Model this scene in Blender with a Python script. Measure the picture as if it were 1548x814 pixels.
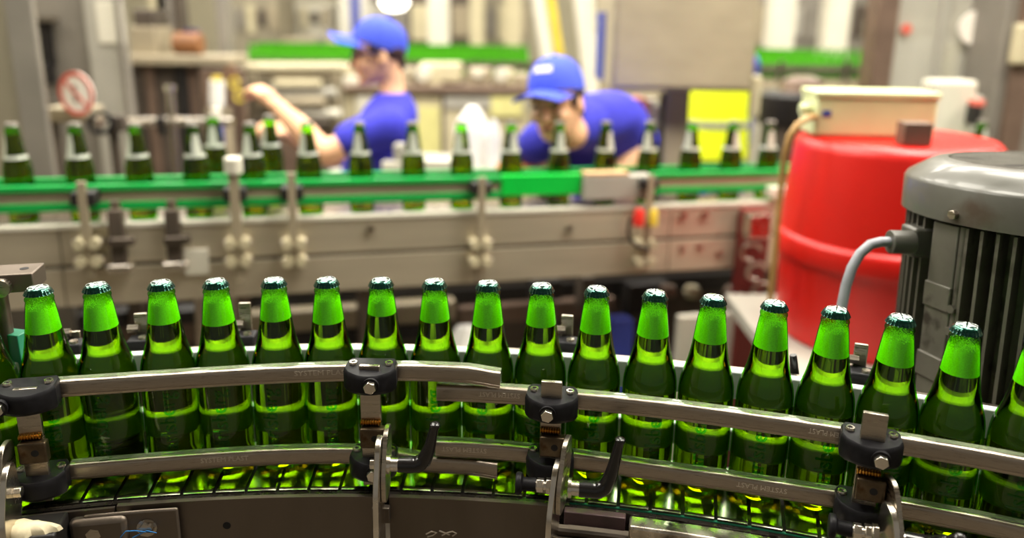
import bpy, bmesh, math, random
from mathutils import Vector, Matrix
random.seed(7)
PI = math.pi
for o in list(bpy.data.objects): bpy.data.objects.remove(o, do_unlink=True)
S = bpy.context.scene
C = S.collection

# ------------------------------------------------------------------ camera
FPX, PITCH, ROLL, CYP, CAMZ = 1150.0, 0.24373, 0.012, 322.0, 1.55
cp, sp, cr, sr = math.cos(PITCH), math.sin(PITCH), math.cos(ROLL), math.sin(ROLL)
cd = bpy.data.cameras.new('camera'); cam = bpy.data.objects.new('camera', cd); C.objects.link(cam)
cd.sensor_width = 36.0; cd.lens = FPX / 1548 * 36.0; cd.shift_y = -(407 - CYP) / 1548
cd.clip_start = 0.02; cd.clip_end = 100
r0, u0, f0 = Vector((1, 0, 0)), Vector((0, sp, cp)), Vector((0, cp, -sp))
rt, up = cr * r0 + sr * u0, -sr * r0 + cr * u0
M = Matrix((rt, up, -f0)).transposed().to_4x4(); M.translation = (0, 0, CAMZ)
cam.matrix_world = M
cd.dof.use_dof = True; cd.dof.focus_distance = 0.88; cd.dof.aperture_fstop = 1.7
S.camera = cam

# ------------------------------------------------------------------ world, light, exposure
W = bpy.data.worlds.new('world'); S.world = W; W.use_nodes = True
W.node_tree.nodes['Background'].inputs[0].default_value = (1.0, 0.93, 0.8, 1)
W.node_tree.nodes['Background'].inputs[1].default_value = 0.22
S.view_settings.view_transform = 'Standard'; S.view_settings.look = 'None'
S.view_settings.exposure = 0.0; S.view_settings.gamma = 1.0; S.view_settings.use_curve_mapping = False
S.cycles.use_denoising = True
S.cycles.max_bounces = 16; S.cycles.transparent_max_bounces = 24; S.cycles.transmission_bounces = 12
S.cycles.sample_clamp_indirect = 6.0; S.cycles.blur_glossy = 0.3
LAMP_POWER = {1.3: 165.0, 3.2: 80.0, 5.2: 60.0, 7.4: 55.0, 9.6: 55.0}
LAMPS = [(x, y) for y in (1.3, 3.2, 5.2, 7.4, 9.6) for x in (-4.2, -1.4, 1.4, 4.2)]
LAMP_Z = 4.3
LAMP_WEAK = {(-4.2, 1.3): 0.25, (-1.4, 1.3): 0.65}    # left lamps dimmed only to darken the lower left

# ------------------------------------------------------------------ pixel helpers (1548 x 814 frame)
def ray(x, y):
    X, Y = x - 774, y - CYP
    X, Y = X * cr + Y * sr, -X * sr + Y * cr
    u = -Y / FPX
    return Vector((X / FPX, cp + u * sp, -sp + u * cp))
CAMP = Vector((0, 0, CAMZ))
def at_d(x, y, d): return CAMP + ray(x, y) * d
def at_y(x, y, Y):
    r = ray(x, y); return CAMP + r * (Y / r.y)
def at_z(x, y, z):
    r = ray(x, y); return CAMP + r * ((z - CAMZ) / r.z)
ROWC, ROWR, PHI0, DPHI, BELT = Vector((-0.17334, -0.91895)), 1.82003, 0.0798, 0.0372049, 0.988
def at_r(x, y, R):
    d = ray(x, y)
    a = d.x ** 2 + d.y ** 2; b = -2 * (d.x * ROWC.x + d.y * ROWC.y); c = ROWC.length_squared - R * R
    return CAMP + d * ((-b + math.sqrt(b * b - 4 * a * c)) / 2 / a)
def phi_of(p): return math.atan2(p.x - ROWC.x, p.y - ROWC.y)
def arc(phi, R, z): return Vector((ROWC.x + R * math.sin(phi), ROWC.y + R * math.cos(phi), z))

# ------------------------------------------------------------------ materials
def lin(c):
    return tuple(((v / 255) / 12.92 if v / 255 <= 0.04045 else ((v / 255 + 0.055) / 1.055) ** 2.4) for v in c) + (1,)
def mat(name, rgb, rough=0.5, metal=0.0, var=0.15, scale=12.0, bump=0.0, stretch=None, spec=0.5, dirt=None, rvar=0.0, coat=0.0):
    m = bpy.data.materials.new(name); m.use_nodes = True
    nt = m.node_tree; N, L = nt.nodes, nt.links
    b = N['Principled BSDF']
    tc = N.new('ShaderNodeTexCoord'); mp = N.new('ShaderNodeMapping'); L.new(tc.outputs['Object'], mp.inputs[0])
    mp.inputs['Scale'].default_value = stretch or (1, 1, 1)
    nz = N.new('ShaderNodeTexNoise'); nz.inputs['Scale'].default_value = scale; nz.inputs['Detail'].default_value = 5
    L.new(mp.outputs[0], nz.inputs['Vector'])
    rp = N.new('ShaderNodeValToRGB'); L.new(nz.outputs['Fac'], rp.inputs[0])
    c = lin(rgb)
    rp.color_ramp.elements[0].position = 0.3; rp.color_ramp.elements[1].position = 0.7
    rp.color_ramp.elements[0].color = tuple(v * (1 - var) for v in c[:3]) + (1,)
    rp.color_ramp.elements[1].color = tuple(min(1, v * (1 + var)) for v in c[:3]) + (1,)
    out = rp.outputs[0]
    if dirt:
        n2 = N.new('ShaderNodeTexNoise'); n2.inputs['Scale'].default_value = dirt[1]; n2.inputs['Detail'].default_value = 6
        L.new(tc.outputs['Object'], n2.inputs['Vector'])
        r2 = N.new('ShaderNodeValToRGB'); r2.color_ramp.elements[0].position = dirt[2]; r2.color_ramp.elements[1].position = dirt[2] + 0.1
        L.new(n2.outputs['Fac'], r2.inputs[0])
        mx = N.new('ShaderNodeMix'); mx.data_type = 'RGBA'
        L.new(r2.outputs[0], mx.inputs[0]); L.new(out, mx.inputs[6]); mx.inputs[7].default_value = lin(dirt[0]); out = mx.outputs[2]
    L.new(out, b.inputs['Base Color'])
    b.inputs['Roughness'].default_value = rough; b.inputs['Metallic'].default_value = metal
    b.inputs['Specular IOR Level'].default_value = spec; b.inputs['Coat Weight'].default_value = coat
    if rvar:
        mr = N.new('ShaderNodeMapRange'); L.new(nz.outputs['Fac'], mr.inputs[0])
        mr.inputs[1].default_value = 0.3; mr.inputs[2].default_value = 0.7
        mr.inputs[3].default_value = max(0, rough - rvar); mr.inputs[4].default_value = min(1, rough + rvar)
        L.new(mr.outputs[0], b.inputs['Roughness'])
    if bump:
        bp = N.new('ShaderNodeBump'); bp.inputs['Strength'].default_value = bump; bp.inputs['Distance'].default_value = 0.002
        L.new(nz.outputs['Fac'], bp.inputs['Height']); L.new(bp.outputs[0], b.inputs['Normal'])
    return m
def emit(name, rgb, s):
    m = bpy.data.materials.new(name); m.use_nodes = True; nt = m.node_tree
    nt.nodes.remove(nt.nodes['Principled BSDF'])
    e = nt.nodes.new('ShaderNodeEmission'); e.inputs[0].default_value = lin(rgb); e.inputs[1].default_value = s
    nt.links.new(e.outputs[0], nt.nodes['Material Output'].inputs[0]); return m
def shell_mat(name, center, edge, ior=1.5):
    """thin tinted glass wall: tinted see-through, longer path at the rim, fresnel reflection"""
    m = bpy.data.materials.new(name); m.use_nodes = True; nt = m.node_tree; N, L = nt.nodes, nt.links
    N.remove(N['Principled BSDF'])
    lw = N.new('ShaderNodeLayerWeight'); lw.inputs[0].default_value = 0.22
    mx = N.new('ShaderNodeMix'); mx.data_type = 'RGBA'; L.new(lw.outputs['Facing'], mx.inputs[0])
    mx.inputs[6].default_value = center; mx.inputs[7].default_value = edge
    t = N.new('ShaderNodeBsdfTransparent'); L.new(mx.outputs[2], t.inputs[0])
    g = N.new('ShaderNodeBsdfGlossy'); g.inputs['Roughness'].default_value = 0.02
    fr = N.new('ShaderNodeMath'); fr.operation = 'POWER'; L.new(lw.outputs['Facing'], fr.inputs[0]); fr.inputs[1].default_value = 3.0
    fr2 = N.new('ShaderNodeMath'); fr2.operation = 'MULTIPLY_ADD'; L.new(fr.outputs[0], fr2.inputs[0]); fr2.inputs[1].default_value = 0.7; fr2.inputs[2].default_value = 0.045; fr = fr2
    tc = N.new('ShaderNodeTexCoord'); nz = N.new('ShaderNodeTexNoise'); nz.inputs['Scale'].default_value = 240
    L.new(tc.outputs['Object'], nz.inputs['Vector'])
    bp = N.new('ShaderNodeBump'); bp.inputs['Strength'].default_value = 0.06; bp.inputs['Distance'].default_value = 0.001
    L.new(nz.outputs['Fac'], bp.inputs['Height']); L.new(bp.outputs[0], g.inputs['Normal'])
    ms = N.new('ShaderNodeMixShader'); L.new(fr.outputs[0], ms.inputs[0]); L.new(t.outputs[0], ms.inputs[1]); L.new(g.outputs[0], ms.inputs[2])
    L.new(ms.outputs[0], N['Material Output'].inputs[0]); return m
def liquid_mat(name, col, ior=1.34, rough=0.0):
    m = bpy.data.materials.new(name); m.use_nodes = True; nt = m.node_tree; N, L = nt.nodes, nt.links
    N.remove(N['Principled BSDF'])
    g = N.new('ShaderNodeBsdfGlass'); g.inputs['Color'].default_value = col; g.inputs['IOR'].default_value = ior; g.inputs['Roughness'].default_value = rough
    L.new(g.outputs[0], N['Material Output'].inputs[0]); return m
def pane_mat(name, col, haze):
    m = bpy.data.materials.new(name); m.use_nodes = True; nt = m.node_tree; N, L = nt.nodes, nt.links
    N.remove(N['Principled BSDF'])
    t = N.new('ShaderNodeBsdfTransparent'); t.inputs[0].default_value = (0.93, 0.95, 0.93, 1)
    d = N.new('ShaderNodeBsdfDiffuse'); d.inputs[0].default_value = lin(col)
    g = N.new('ShaderNodeBsdfGlossy'); g.inputs['Roughness'].default_value = 0.08
    a = N.new('ShaderNodeMixShader'); b = N.new('ShaderNodeMixShader'); fr = N.new('ShaderNodeFresnel'); fr.inputs[0].default_value = 1.45
    nz = N.new('ShaderNodeTexNoise'); nz.inputs['Scale'].default_value = 3; mr = N.new('ShaderNodeMapRange')
    L.new(nz.outputs['Fac'], mr.inputs[0]); mr.inputs[3].default_value = haze - 0.12; mr.inputs[4].default_value = haze + 0.12
    L.new(mr.outputs[0], a.inputs[0]); L.new(t.outputs[0], a.inputs[1]); L.new(d.outputs[0], a.inputs[2])
    L.new(fr.outputs[0], b.inputs[0]); L.new(a.outputs[0], b.inputs[1]); L.new(g.outputs[0], b.inputs[2])
    L.new(b.outputs[0], N['Material Output'].inputs[0]); return m

MT = {
 'steel': mat('brushed_steel', (176, 166, 152), 0.32, 1.0, 0.12, 30, 0.03, (1, 1, 14), rvar=0.08),
 'steel_rail': mat('rail_steel', (168, 156, 142), 0.34, 1.0, 0.1, 60, 0.04, (1, 1, 25), rvar=0.08),
 'steel_bright': mat('bright_steel', (214, 206, 194), 0.24, 1.0, 0.1, 40, 0.02, rvar=0.06),
 'steel_dark': mat('worn_dark_steel', (104, 94, 84), 0.45, 0.85, 0.25, 9, 0.05, (1, 1, 0.3), dirt=((54, 46, 38), 9, 0.66), rvar=0.12),
 'steel_wet': mat('wet_steel', (190, 180, 166), 0.25, 0.9, 0.5, 40, 0.3, dirt=((50, 44, 38), 30, 0.52), rvar=0.15),
 'chain': mat('wet_chain_steel', (150, 146, 130), 0.16, 1.0, 0.2, 40, 0.06, rvar=0.07),
 'rust': mat('stained_steel', (88, 75, 58), 0.4, 0.9, 0.3, 60, 0.1, dirt=((70, 48, 24), 60, 0.6)),
 'gold': mat('brass_coil', (190, 140, 60), 0.3, 1.0, 0.3, 90, 0.05),
 'black': mat('black_nylon', (22, 21, 23), 0.5, 0.0, 0.3, 120, 0.08, rvar=0.08, spec=0.16),
 'black_gloss': mat('black_lever_plastic', (22, 20, 20), 0.22, 0.0, 0.3, 60, 0.02),
 'hole': mat('dark_recess', (12, 11, 10), 0.8, 0.0, 0.2),
 'uhmw': mat('pale_plastic', (196, 198, 200), 0.4, 0.0, 0.06, 20),
 'wear': mat('black_wear_strip', (34, 30, 26), 0.3, 0.0, 0.4, 60, 0.3, rvar=0.15),
 'purple': mat('purple_brown_strip', (84, 62, 66), 0.4, 0.1, 0.25, 40, 0.1),
 'etch': mat('etched_letters', (216, 206, 192), 0.55, 0.5, 0.1),
 'cap': mat('green_crown_metal', (20, 70, 58), 0.18, 0.85, 0.15, 60, 0.02, coat=0.5),
 'cap_glint': mat('silver_cap_glint', (226, 232, 228), 0.25, 0.5, 0.06, 60),
 'foam': None,
 'foil': mat('neck_foil', (204, 208, 194), 0.35, 0.35, 0.12, 70),
 'white': mat('white_paint', (206, 201, 184), 0.5, 0.0, 0.06, 4),
 'cream': mat('cream_paint', (188, 178, 146), 0.5, 0.0, 0.08, 5, dirt=((176, 164, 130), 7, 0.62)),
 'creambox': mat('cream_plastic', (206, 212, 160), 0.45, 0.0, 0.08, 9, dirt=((150, 138, 100), 6, 0.66)),
 'beige': mat('beige_paint', (150, 138, 114), 0.55, 0.0, 0.12, 5),
 'olive': mat('olive_grey_paint', (140, 132, 112), 0.5, 0.2, 0.12, 4),
 'panel': mat('satin_steel_panel', (170, 158, 132), 0.5, 0.25, 0.08, 6, 0.02, (1, 1, 3)),
 'bgsteel': mat('conveyor_body_steel', (190, 179, 156), 0.38, 0.5, 0.08, 7, 0.02, (0.6, 1, 5), rvar=0.06),
 'grey': mat('grey_paint', (126, 120, 110), 0.5, 0.1, 0.12, 5),
 'greylight': mat('light_grey_paint', (168, 164, 152), 0.5, 0.1, 0.08, 5),
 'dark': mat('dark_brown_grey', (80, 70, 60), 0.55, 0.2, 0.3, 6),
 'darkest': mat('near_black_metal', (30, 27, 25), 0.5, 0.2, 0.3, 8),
 'green': mat('green_guide_plastic', (0, 150, 62), 0.4, 0.0, 0.08, 10),
 'greenbright': mat('bright_green_panel', (0, 190, 60), 0.35, 0.0, 0.05, 10),
 'teal': mat('green_plastic_chip', (30, 120, 90), 0.4, 0.0, 0.1),
 'red': mat('red_drum_plastic', (196, 20, 10), 0.38, 0.0, 0.07, 6, 0.02, dirt=((226, 70, 40), 5, 0.7)),
 'redframe': mat('dark_red_paint', (104, 34, 30), 0.45, 0.1, 0.25, 8),
 'motor': mat('motor_grey_paint', (80, 79, 72), 0.36, 0.15, 0.1, 14, 0.05, dirt=((62, 50, 40), 9, 0.63), rvar=0.08, coat=0.2),
 'fin': mat('motor_fin_paint', (86, 83, 73), 0.5, 0.2, 0.25, 18, 0.08, dirt=((46, 40, 32), 22, 0.56)),
 'cable': mat('grey_cable', (128, 130, 136), 0.5, 0.0, 0.1, 40),
 'tan': mat('tan_hose', (160, 124, 70), 0.5, 0.0, 0.15),
 'brown': mat('brown_metal', (112, 92, 78), 0.5, 0.3, 0.15),
 'blue': mat('blue_cloth', (48, 48, 176), 0.85, 0.0, 0.1, 30, 0.1),
 'navy': mat('navy_cloth', (26, 26, 92), 0.9, 0.0, 0.15, 25, 0.15),
 'bluecap': mat('blue_cap_cloth', (58, 78, 200), 0.8, 0.0, 0.08, 40, 0.1),
 'bluepaint': mat('blue_paint', (50, 64, 150), 0.5, 0.0, 0.1),
 'skin': mat('skin', (230, 178, 138), 0.55, 0.0, 0.07, 14, 0.02),
 'hair': mat('brown_hair', (56, 34, 24), 0.6, 0.0, 0.25, 60, 0.2),
 'lip': mat('lip_skin', (170, 92, 84), 0.5, 0.0, 0.05),
 'eye': mat('eye', (50, 36, 30), 0.2, 0.0, 0.1),
 'hivis': mat('hi_vis_yellow', (226, 240, 10), 0.7, 0.0, 0.05, 30),
 'reflective': mat('grey_reflective_tape', (150, 152, 140), 0.5, 0.1, 0.08),
 'orange': mat('orange_plastic', (226, 130, 50), 0.5, 0.0, 0.1),
 'copper': mat('orange_brown_paint', (124, 80, 44), 0.5, 0.0, 0.2, 9),
 'yellow': mat('yellow_paint', (214, 190, 60), 0.5, 0.0, 0.1),
 'paleyellow': mat('pale_yellow_board', (206, 200, 132), 0.6, 0.0, 0.08),
 'wood': mat('pale_wood', (196, 160, 118), 0.6, 0.0, 0.2, 20, 0.05, (1, 8, 1)),
 'signred': mat('sign_red', (206, 96, 80), 0.5, 0.0, 0.05),
 'signwhite': mat('sign_white', (236, 228, 216), 0.5, 0.0, 0.04),
 'floor': mat('sealed_floor', (96, 88, 76), 0.35, 0.0, 0.2, 3, 0.02),
 'wall': mat('pale_wall', (176, 168, 142), 0.7, 0.0, 0.08, 2),
 'ceiling': mat('ceiling_sheet', (150, 142, 122), 0.7, 0.0, 0.1, 2),
 'plastic_clear': pane_mat('translucent_rail_plastic', (150, 160, 130), 0.45),
 'guard': pane_mat('hazy_acrylic_guard', (206, 202, 188), 0.55),
 'bag': mat('white_plastic_bag', (230, 228, 220), 0.45, 0.0, 0.06, 14, 0.3),
 'suds': mat('dried_cream_foam', (204, 192, 160), 0.8, 0.0, 0.15, 60, 0.4),
 'redbottle': mat('red_plastic', (200, 40, 30), 0.4), 'blueline': mat('blue_wire', (40, 110, 170), 0.4),
 'lamp': emit('lamp_diffuser', (255, 250, 235), 7.0),
 'shell': shell_mat('green_bottle_glass', (0.40, 0.95, 0.03, 1), (0.06, 0.42, 0.006, 1)),
 'beer': liquid_mat('beer_liquid', (1.0, 0.66, 0.16, 1)),
 'beerdark': liquid_mat('dark_beer_liquid', (0.92, 0.50, 0.10, 1)),
 'farglass': mat('far_green_glass', (62, 140, 20), 0.15, 0.0, 0.35, 30),
}

def foam_mat():
    """white foam, breaking up into a lace of bubbles towards the top of the neck"""
    m = bpy.data.materials.new('beer_foam'); m.use_nodes = True; nt = m.node_tree; N, L = nt.nodes, nt.links
    b = N['Principled BSDF']; b.inputs['Roughness'].default_value = 0.9; b.inputs['Specular IOR Level'].default_value = 0.1
    tc = N.new('ShaderNodeTexCoord'); sx = N.new('ShaderNodeSeparateXYZ'); L.new(tc.outputs['Object'], sx.inputs[0])
    nz = N.new('ShaderNodeTexNoise'); nz.inputs['Scale'].default_value = 700; nz.inputs['Detail'].default_value = 3; L.new(tc.outputs['Object'], nz.inputs['Vector'])
    rp = N.new('ShaderNodeValToRGB'); L.new(nz.outputs['Fac'], rp.inputs[0])
    rp.color_ramp.elements[0].position = 0.3; rp.color_ramp.elements[0].color = (0.80, 0.80, 0.76, 1)
    rp.color_ramp.elements[1].position = 0.6; rp.color_ramp.elements[1].color = (0.97, 0.97, 0.93, 1)
    L.new(rp.outputs[0], b.inputs['Base Color'])
    mr = N.new('ShaderNodeMapRange'); L.new(sx.outputs['Z'], mr.inputs[0])
    mr.inputs[1].default_value = 0.216; mr.inputs[2].default_value = 0.233; mr.inputs[3].default_value = 0.85; mr.inputs[4].default_value = 0.34
    n2 = N.new('ShaderNodeTexNoise'); n2.inputs['Scale'].default_value = 760; n2.inputs['Detail'].default_value = 2; L.new(tc.outputs['Object'], n2.inputs['Vector'])
    df = N.new('ShaderNodeMath'); df.operation = 'SUBTRACT'; L.new(mr.outputs[0], df.inputs[0]); L.new(n2.outputs['Fac'], df.inputs[1])
    ml = N.new('ShaderNodeMath'); ml.operation = 'MULTIPLY_ADD'; ml.use_clamp = True; L.new(df.outputs[0], ml.inputs[0]); ml.inputs[1].default_value = 9.0; ml.inputs[2].default_value = 0.5
    L.new(ml.outputs[0], b.inputs['Alpha']); return m
MT['foam'] = foam_mat()
# ------------------------------------------------------------------ mesh builder
class MB:
    def __init__(s): s.v, s.f = [], []
    def add(s, vs, fs):
        n = len(s.v); s.v += [tuple(v) for v in vs]; s.f += [tuple(i + n for i in f) for f in fs]; return s
    def box(s, c, d, R=None):
        c = Vector(c); h = [x / 2 for x in d]; vs = []
        for z in (-1, 1):
            for x, y in ((-1, -1), (1, -1), (1, 1), (-1, 1)):
                p = Vector((x * h[0], y * h[1], z * h[2])); vs.append(c + (R @ p if R else p))
        return s.add(vs, [(3, 2, 1, 0), (4, 5, 6, 7), (0, 1, 5, 4), (1, 2, 6, 5), (2, 3, 7, 6), (3, 0, 4, 7)])
    def cyl(s, p0, p1, r0, r1=None, n=16, cap=True):
        p0, p1 = Vector(p0), Vector(p1); r1 = r0 if r1 is None else r1
        a = (p1 - p0).normalized(); u = a.orthogonal().normalized(); w = a.cross(u)
        vs = [p0 + (u * math.cos(t) + w * math.sin(t)) * r0 for t in [2 * PI * i / n for i in range(n)]]
        vs += [p1 + (u * math.cos(t) + w * math.sin(t)) * r1 for t in [2 * PI * i / n for i in range(n)]]
        fs = [(i, (i + 1) % n, n + (i + 1) % n, n + i) for i in range(n)]
        if cap: fs += [tuple(range(n - 1, -1, -1)), tuple(range(n, 2 * n))]
        return s.add(vs, fs)
    def lathe(s, prof, n=32, c=(0, 0, 0), cap=True):
        vs = []
        for r, z in prof:
            for i in range(n):
                t = 2 * PI * i / n; vs.append((c[0] + r * math.cos(t), c[1] + r * math.sin(t), c[2] + z))
        fs = []
        for k in range(len(prof) - 1):
            for i in range(n):
                j = (i + 1) % n; fs.append((k * n + i, k * n + j, (k + 1) * n + j, (k + 1) * n + i))
        if cap: fs += [tuple(range(n - 1, -1, -1)), tuple(range((len(prof) - 1) * n, len(prof) * n))]
        return s.add(vs, fs)
    def tube(s, pts, r, n=12, cap=True):
        pts = [Vector(p) for p in pts]; k = len(pts)
        rs = r if isinstance(r, (list, tuple)) else [r] * k
        u = None; vs = []
        for i in range(k):
            d = (pts[min(i + 1, k - 1)] - pts[max(i - 1, 0)]).normalized()
            u = d.orthogonal() if u is None else u - d * u.dot(d)
            u.normalize(); w = d.cross(u)
            vs += [pts[i] + (u * math.cos(2 * PI * j / n) + w * math.sin(2 * PI * j / n)) * rs[i] for j in range(n)]
        fs = [(i * n + j, i * n + (j + 1) % n, (i + 1) * n + (j + 1) % n, (i + 1) * n + j) for i in range(k - 1) for j in range(n)]
        if cap: fs += [tuple(range(n - 1, -1, -1)), tuple(range((k - 1) * n, k * n))]
        return s.add(vs, fs)
    def prism(s, outline, a, b, fn):
        """outline 2D points; fn(p, q, h) -> 3D; extruded h from a to b"""
        n = len(outline)
        vs = [fn(p, q, a) for p, q in outline] + [fn(p, q, b) for p, q in outline]
        fs = [(i, (i + 1) % n, n + (i + 1) % n, n + i) for i in range(n)] + [tuple(range(n - 1, -1, -1)), tuple(range(n, 2 * n))]
        return s.add(vs, fs)
    def sweep(s, prof, frames, cap=True):
        """prof: closed list of (a,b); frames: list of functions (a,b)->Vector"""
        n = len(prof); vs = []
        for fr in frames: vs += [fr(a, b) for a, b in prof]
        fs = [(i * n + j, i * n + (j + 1) % n, (i + 1) * n + (j + 1) % n, (i + 1) * n + j) for i in range(len(frames) - 1) for j in range(n)]
        if cap: fs += [tuple(range(n - 1, -1, -1)), tuple(range((len(frames) - 1) * n, len(frames) * n))]
        return s.add(vs, fs)
    def loft(s, rings, cap=True):
        n = len(rings[0]); vs = [p for r in rings for p in r]
        fs = [(i * n + j, i * n + (j + 1) % n, (i + 1) * n + (j + 1) % n, (i + 1) * n + j) for i in range(len(rings) - 1) for j in range(n)]
        if cap: fs += [tuple(range(n - 1, -1, -1)), tuple(range((len(rings) - 1) * n, len(rings) * n))]
        return s.add(vs, fs)
    def build(s, name, m, parent=None, world=False, smooth=True, bevel=0.0, ang=35, kind=None, label=None):
        me = bpy.data.meshes.new(name); me.from_pydata(s.v, [], s.f); me.update()
        b = bmesh.new(); b.from_mesh(me); bmesh.ops.remove_doubles(b, verts=b.verts, dist=1e-6); bmesh.ops.dissolve_degenerate(b, edges=b.edges, dist=1e-7); bmesh.ops.recalc_face_normals(b, faces=b.faces); b.to_mesh(me); b.free()
        me.materials.append(MT[m] if isinstance(m, str) else m)
        if smooth:
            me.shade_smooth(); me.set_sharp_from_angle(angle=math.radians(ang))
        o = bpy.data.objects.new(name, me); C.objects.link(o)
        if parent is not None:
            o.parent = parent
            if world: o.matrix_parent_inverse = full(parent).inverted()
        if bevel:
            bm_ = o.modifiers.new('edge', 'BEVEL'); bm_.width = bevel; bm_.segments = 2; bm_.limit_method = 'ANGLE'
        if kind: o['kind'] = kind
        if label: o['label'] = label
        return o
def full(o):
    m = o.matrix_basis.copy() if not o.parent else full(o.parent) @ o.matrix_parent_inverse @ o.matrix_basis
    return m
def tag(o, label, cat, group=None):
    o['label'] = label; o['category'] = cat
    if group: o['group'] = group
    return o
def thing(name, label, cat, loc=(0, 0, 0), rz=0.0, group=None):
    o = bpy.data.objects.new(name, None); C.objects.link(o); o.location = loc; o.rotation_euler = (0, 0, rz)
    o.empty_display_size = 0.02
    return tag(o, label, cat, group)
def struct(o): o['kind'] = 'structure'; return o
def dup(root, loc, rot=(0, 0, 0), label=None, group=None):
    r = root.copy(); C.objects.link(r); r.location = loc; r.rotation_euler = rot
    if label: r['label'] = label
    if group: r['group'] = group
    for ch in root.children:
        c = ch.copy(); C.objects.link(c); c.parent = r
        for g in ch.children:
            d = g.copy(); C.objects.link(d); d.parent = c
    return r
def swap(root, name, mesh):
    for ch in root.children:
        if ch.name.split('.')[0] == name: ch.data = mesh

def text_mesh(txt, size, depth):
    cu = bpy.data.curves.new('letters', 'FONT'); cu.body = txt; cu.size = size; cu.extrude = depth; cu.resolution_u = 2
    cu.align_x = 'CENTER'; cu.align_y = 'CENTER'
    o = bpy.data.objects.new('letters_tmp', cu); C.objects.link(o)
    bpy.context.view_layer.update()
    dg = bpy.context.evaluated_depsgraph_get()
    me = bpy.data.meshes.new_from_object(o.evaluated_get(dg))
    vs = [v.co.copy() for v in me.vertices]; fs = [tuple(p.vertices) for p in me.polygons]
    bpy.data.objects.remove(o, do_unlink=True); bpy.data.meshes.remove(me); bpy.data.curves.remove(cu)
    return vs, fs

# ------------------------------------------------------------------ the hall
struct(MB().box((0, 4, -0.05), (16, 20, 0.1)).build('floor', 'floor', smooth=False))
struct(MB().box((0, 13.05, 2.6), (16, 0.1, 5.2)).build('wall_back', 'wall', smooth=False))
struct(MB().box((-8.05, 4, 2.6), (0.1, 20, 5.2)).build('wall_left', 'wall', smooth=False))
struct(MB().box((8.05, 4, 2.6), (0.1, 20, 5.2)).build('wall_right', 'wall', smooth=False))
struct(MB().box((0, 4, 5.25), (16, 20, 0.1)).build('ceiling', 'ceiling', smooth=False))
for i, (x, y) in enumerate(LAMPS):
    t = thing('ceiling_lamp', 'long ceiling strip lamp hung over the bottling hall', 'lamp', (x, y, LAMP_Z), 0, 'strip lamps under the ceiling')
    MB().box((0, 0, 0.05), (1.7, 1.36, 0.08)).build('housing', 'white', t, smooth=False)
    MB().box((0, 0, 0.005), (1.6, 1.3, 0.01)).build('diffuser', 'lamp', t, smooth=False)
    for sx in (-0.6, 0.6): MB().cyl((sx, 0, 0.09), (sx, 0, 5.2 - LAMP_Z), 0.006, n=6).build('hanger', 'steel', t)
    ld = bpy.data.lights.new('strip_light', 'AREA'); ld.shape = 'RECTANGLE'; ld.size = 1.6; ld.size_y = 1.3
    ld.energy = LAMP_POWER[y] * LAMP_WEAK.get((x, y), 1.0); ld.color = (1.0, 0.945, 0.85)
    lo = bpy.data.objects.new('strip_light', ld); C.objects.link(lo); lo.location = (x, y, LAMP_Z - 0.02); lo.visible_camera = True

# ------------------------------------------------------------------ front row bottles
BH = 0.250
def bottle_profile():
    return [(0.0, 0.004), (0.018, 0.003), (0.027, 0.0), (0.0312, 0.002), (0.0328, 0.007), (0.0332, 0.014), (0.0332, 0.06), (0.0332, 0.118), (0.0331, 0.128),
            (0.0326, 0.137), (0.0316, 0.144), (0.0300, 0.151), (0.0281, 0.157), (0.0262, 0.163), (0.0246, 0.169), (0.0228, 0.178), (0.0211, 0.188),
            (0.0195, 0.200), (0.0181, 0.212), (0.0167, 0.223), (0.0154, 0.2315), (0.0149, 0.2335), (0.0156, 0.235), (0.0158, 0.2365), (0.0154, 0.238), (0.0138, 0.240), (0.0134, 0.2475), (0.0, 0.2475)]
PROF = bottle_profile()
def r_at(z):
    for (ra, za), (rb, zb) in zip(PROF[2:-1], PROF[3:]):
        if za <= z <= zb and zb > za: return ra + (rb - ra) * (z - za) / (zb - za)
    return 0.013
GAP = 0.0011
def beer_bm(level):
    zs = [0.0055, 0.008, 0.014, 0.03, 0.06, 0.09, 0.118, 0.128, 0.137, 0.144, 0.151, 0.157, 0.163, 0.169, 0.178, 0.188]
    zs = [z for z in zs if z < level - 0.003] + [level]
    pr = [(0.0, 0.0095), (0.018, 0.0075), (0.028, 0.005)] + [(r_at(z + 0.001) - GAP, z) for z in zs[1:]] + [(0.0, level)]
    return MB().lathe(pr, 40, cap=False)
def foam_bm(level):
    zs = [level + 0.0002, level + 0.006, 0.212, 0.220, 0.226, 0.230, 0.2325]
    zs = sorted(z for z in set(zs) if z >= level)
    pr = [(0.0, level + 0.0002)] + [(r_at(z) - GAP * 0.8, z) for z in zs] + [(0.0, 0.2330)]
    return MB().lathe(pr, 40, cap=False)
def cap_bm():
    n = 126; prof = [(0.0, 0.2512), (0.005, 0.2511), (0.0095, 0.2506), (0.0118, 0.2496), (0.0133, 0.2478), (0.0143, 0.2456), (0.0152, 0.2434), (0.0158, 0.2424), (0.0150, 0.2424), (0.0140, 0.246)]
    b = MB(); vs, fs = [], []
    for k, (r, z) in enumerate(prof):
        amp = max(0, min(1, (k - 3) / 4)) * 0.0011 if k < 8 else 0.0011
        for i in range(n):
            t = 2 * PI * i / n; rr = r + amp * (0.5 * math.cos(21 * t) + 0.1) if k > 3 else r
            vs.append((rr * math.cos(t), rr * math.sin(t), z))
    for k in range(len(prof) - 1):
        for i in range(n):
            j = (i + 1) % n; fs.append((k * n + i, k * n + j, (k + 1) * n + j, (k + 1) * n + i))
    return b.add(vs, fs)
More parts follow.
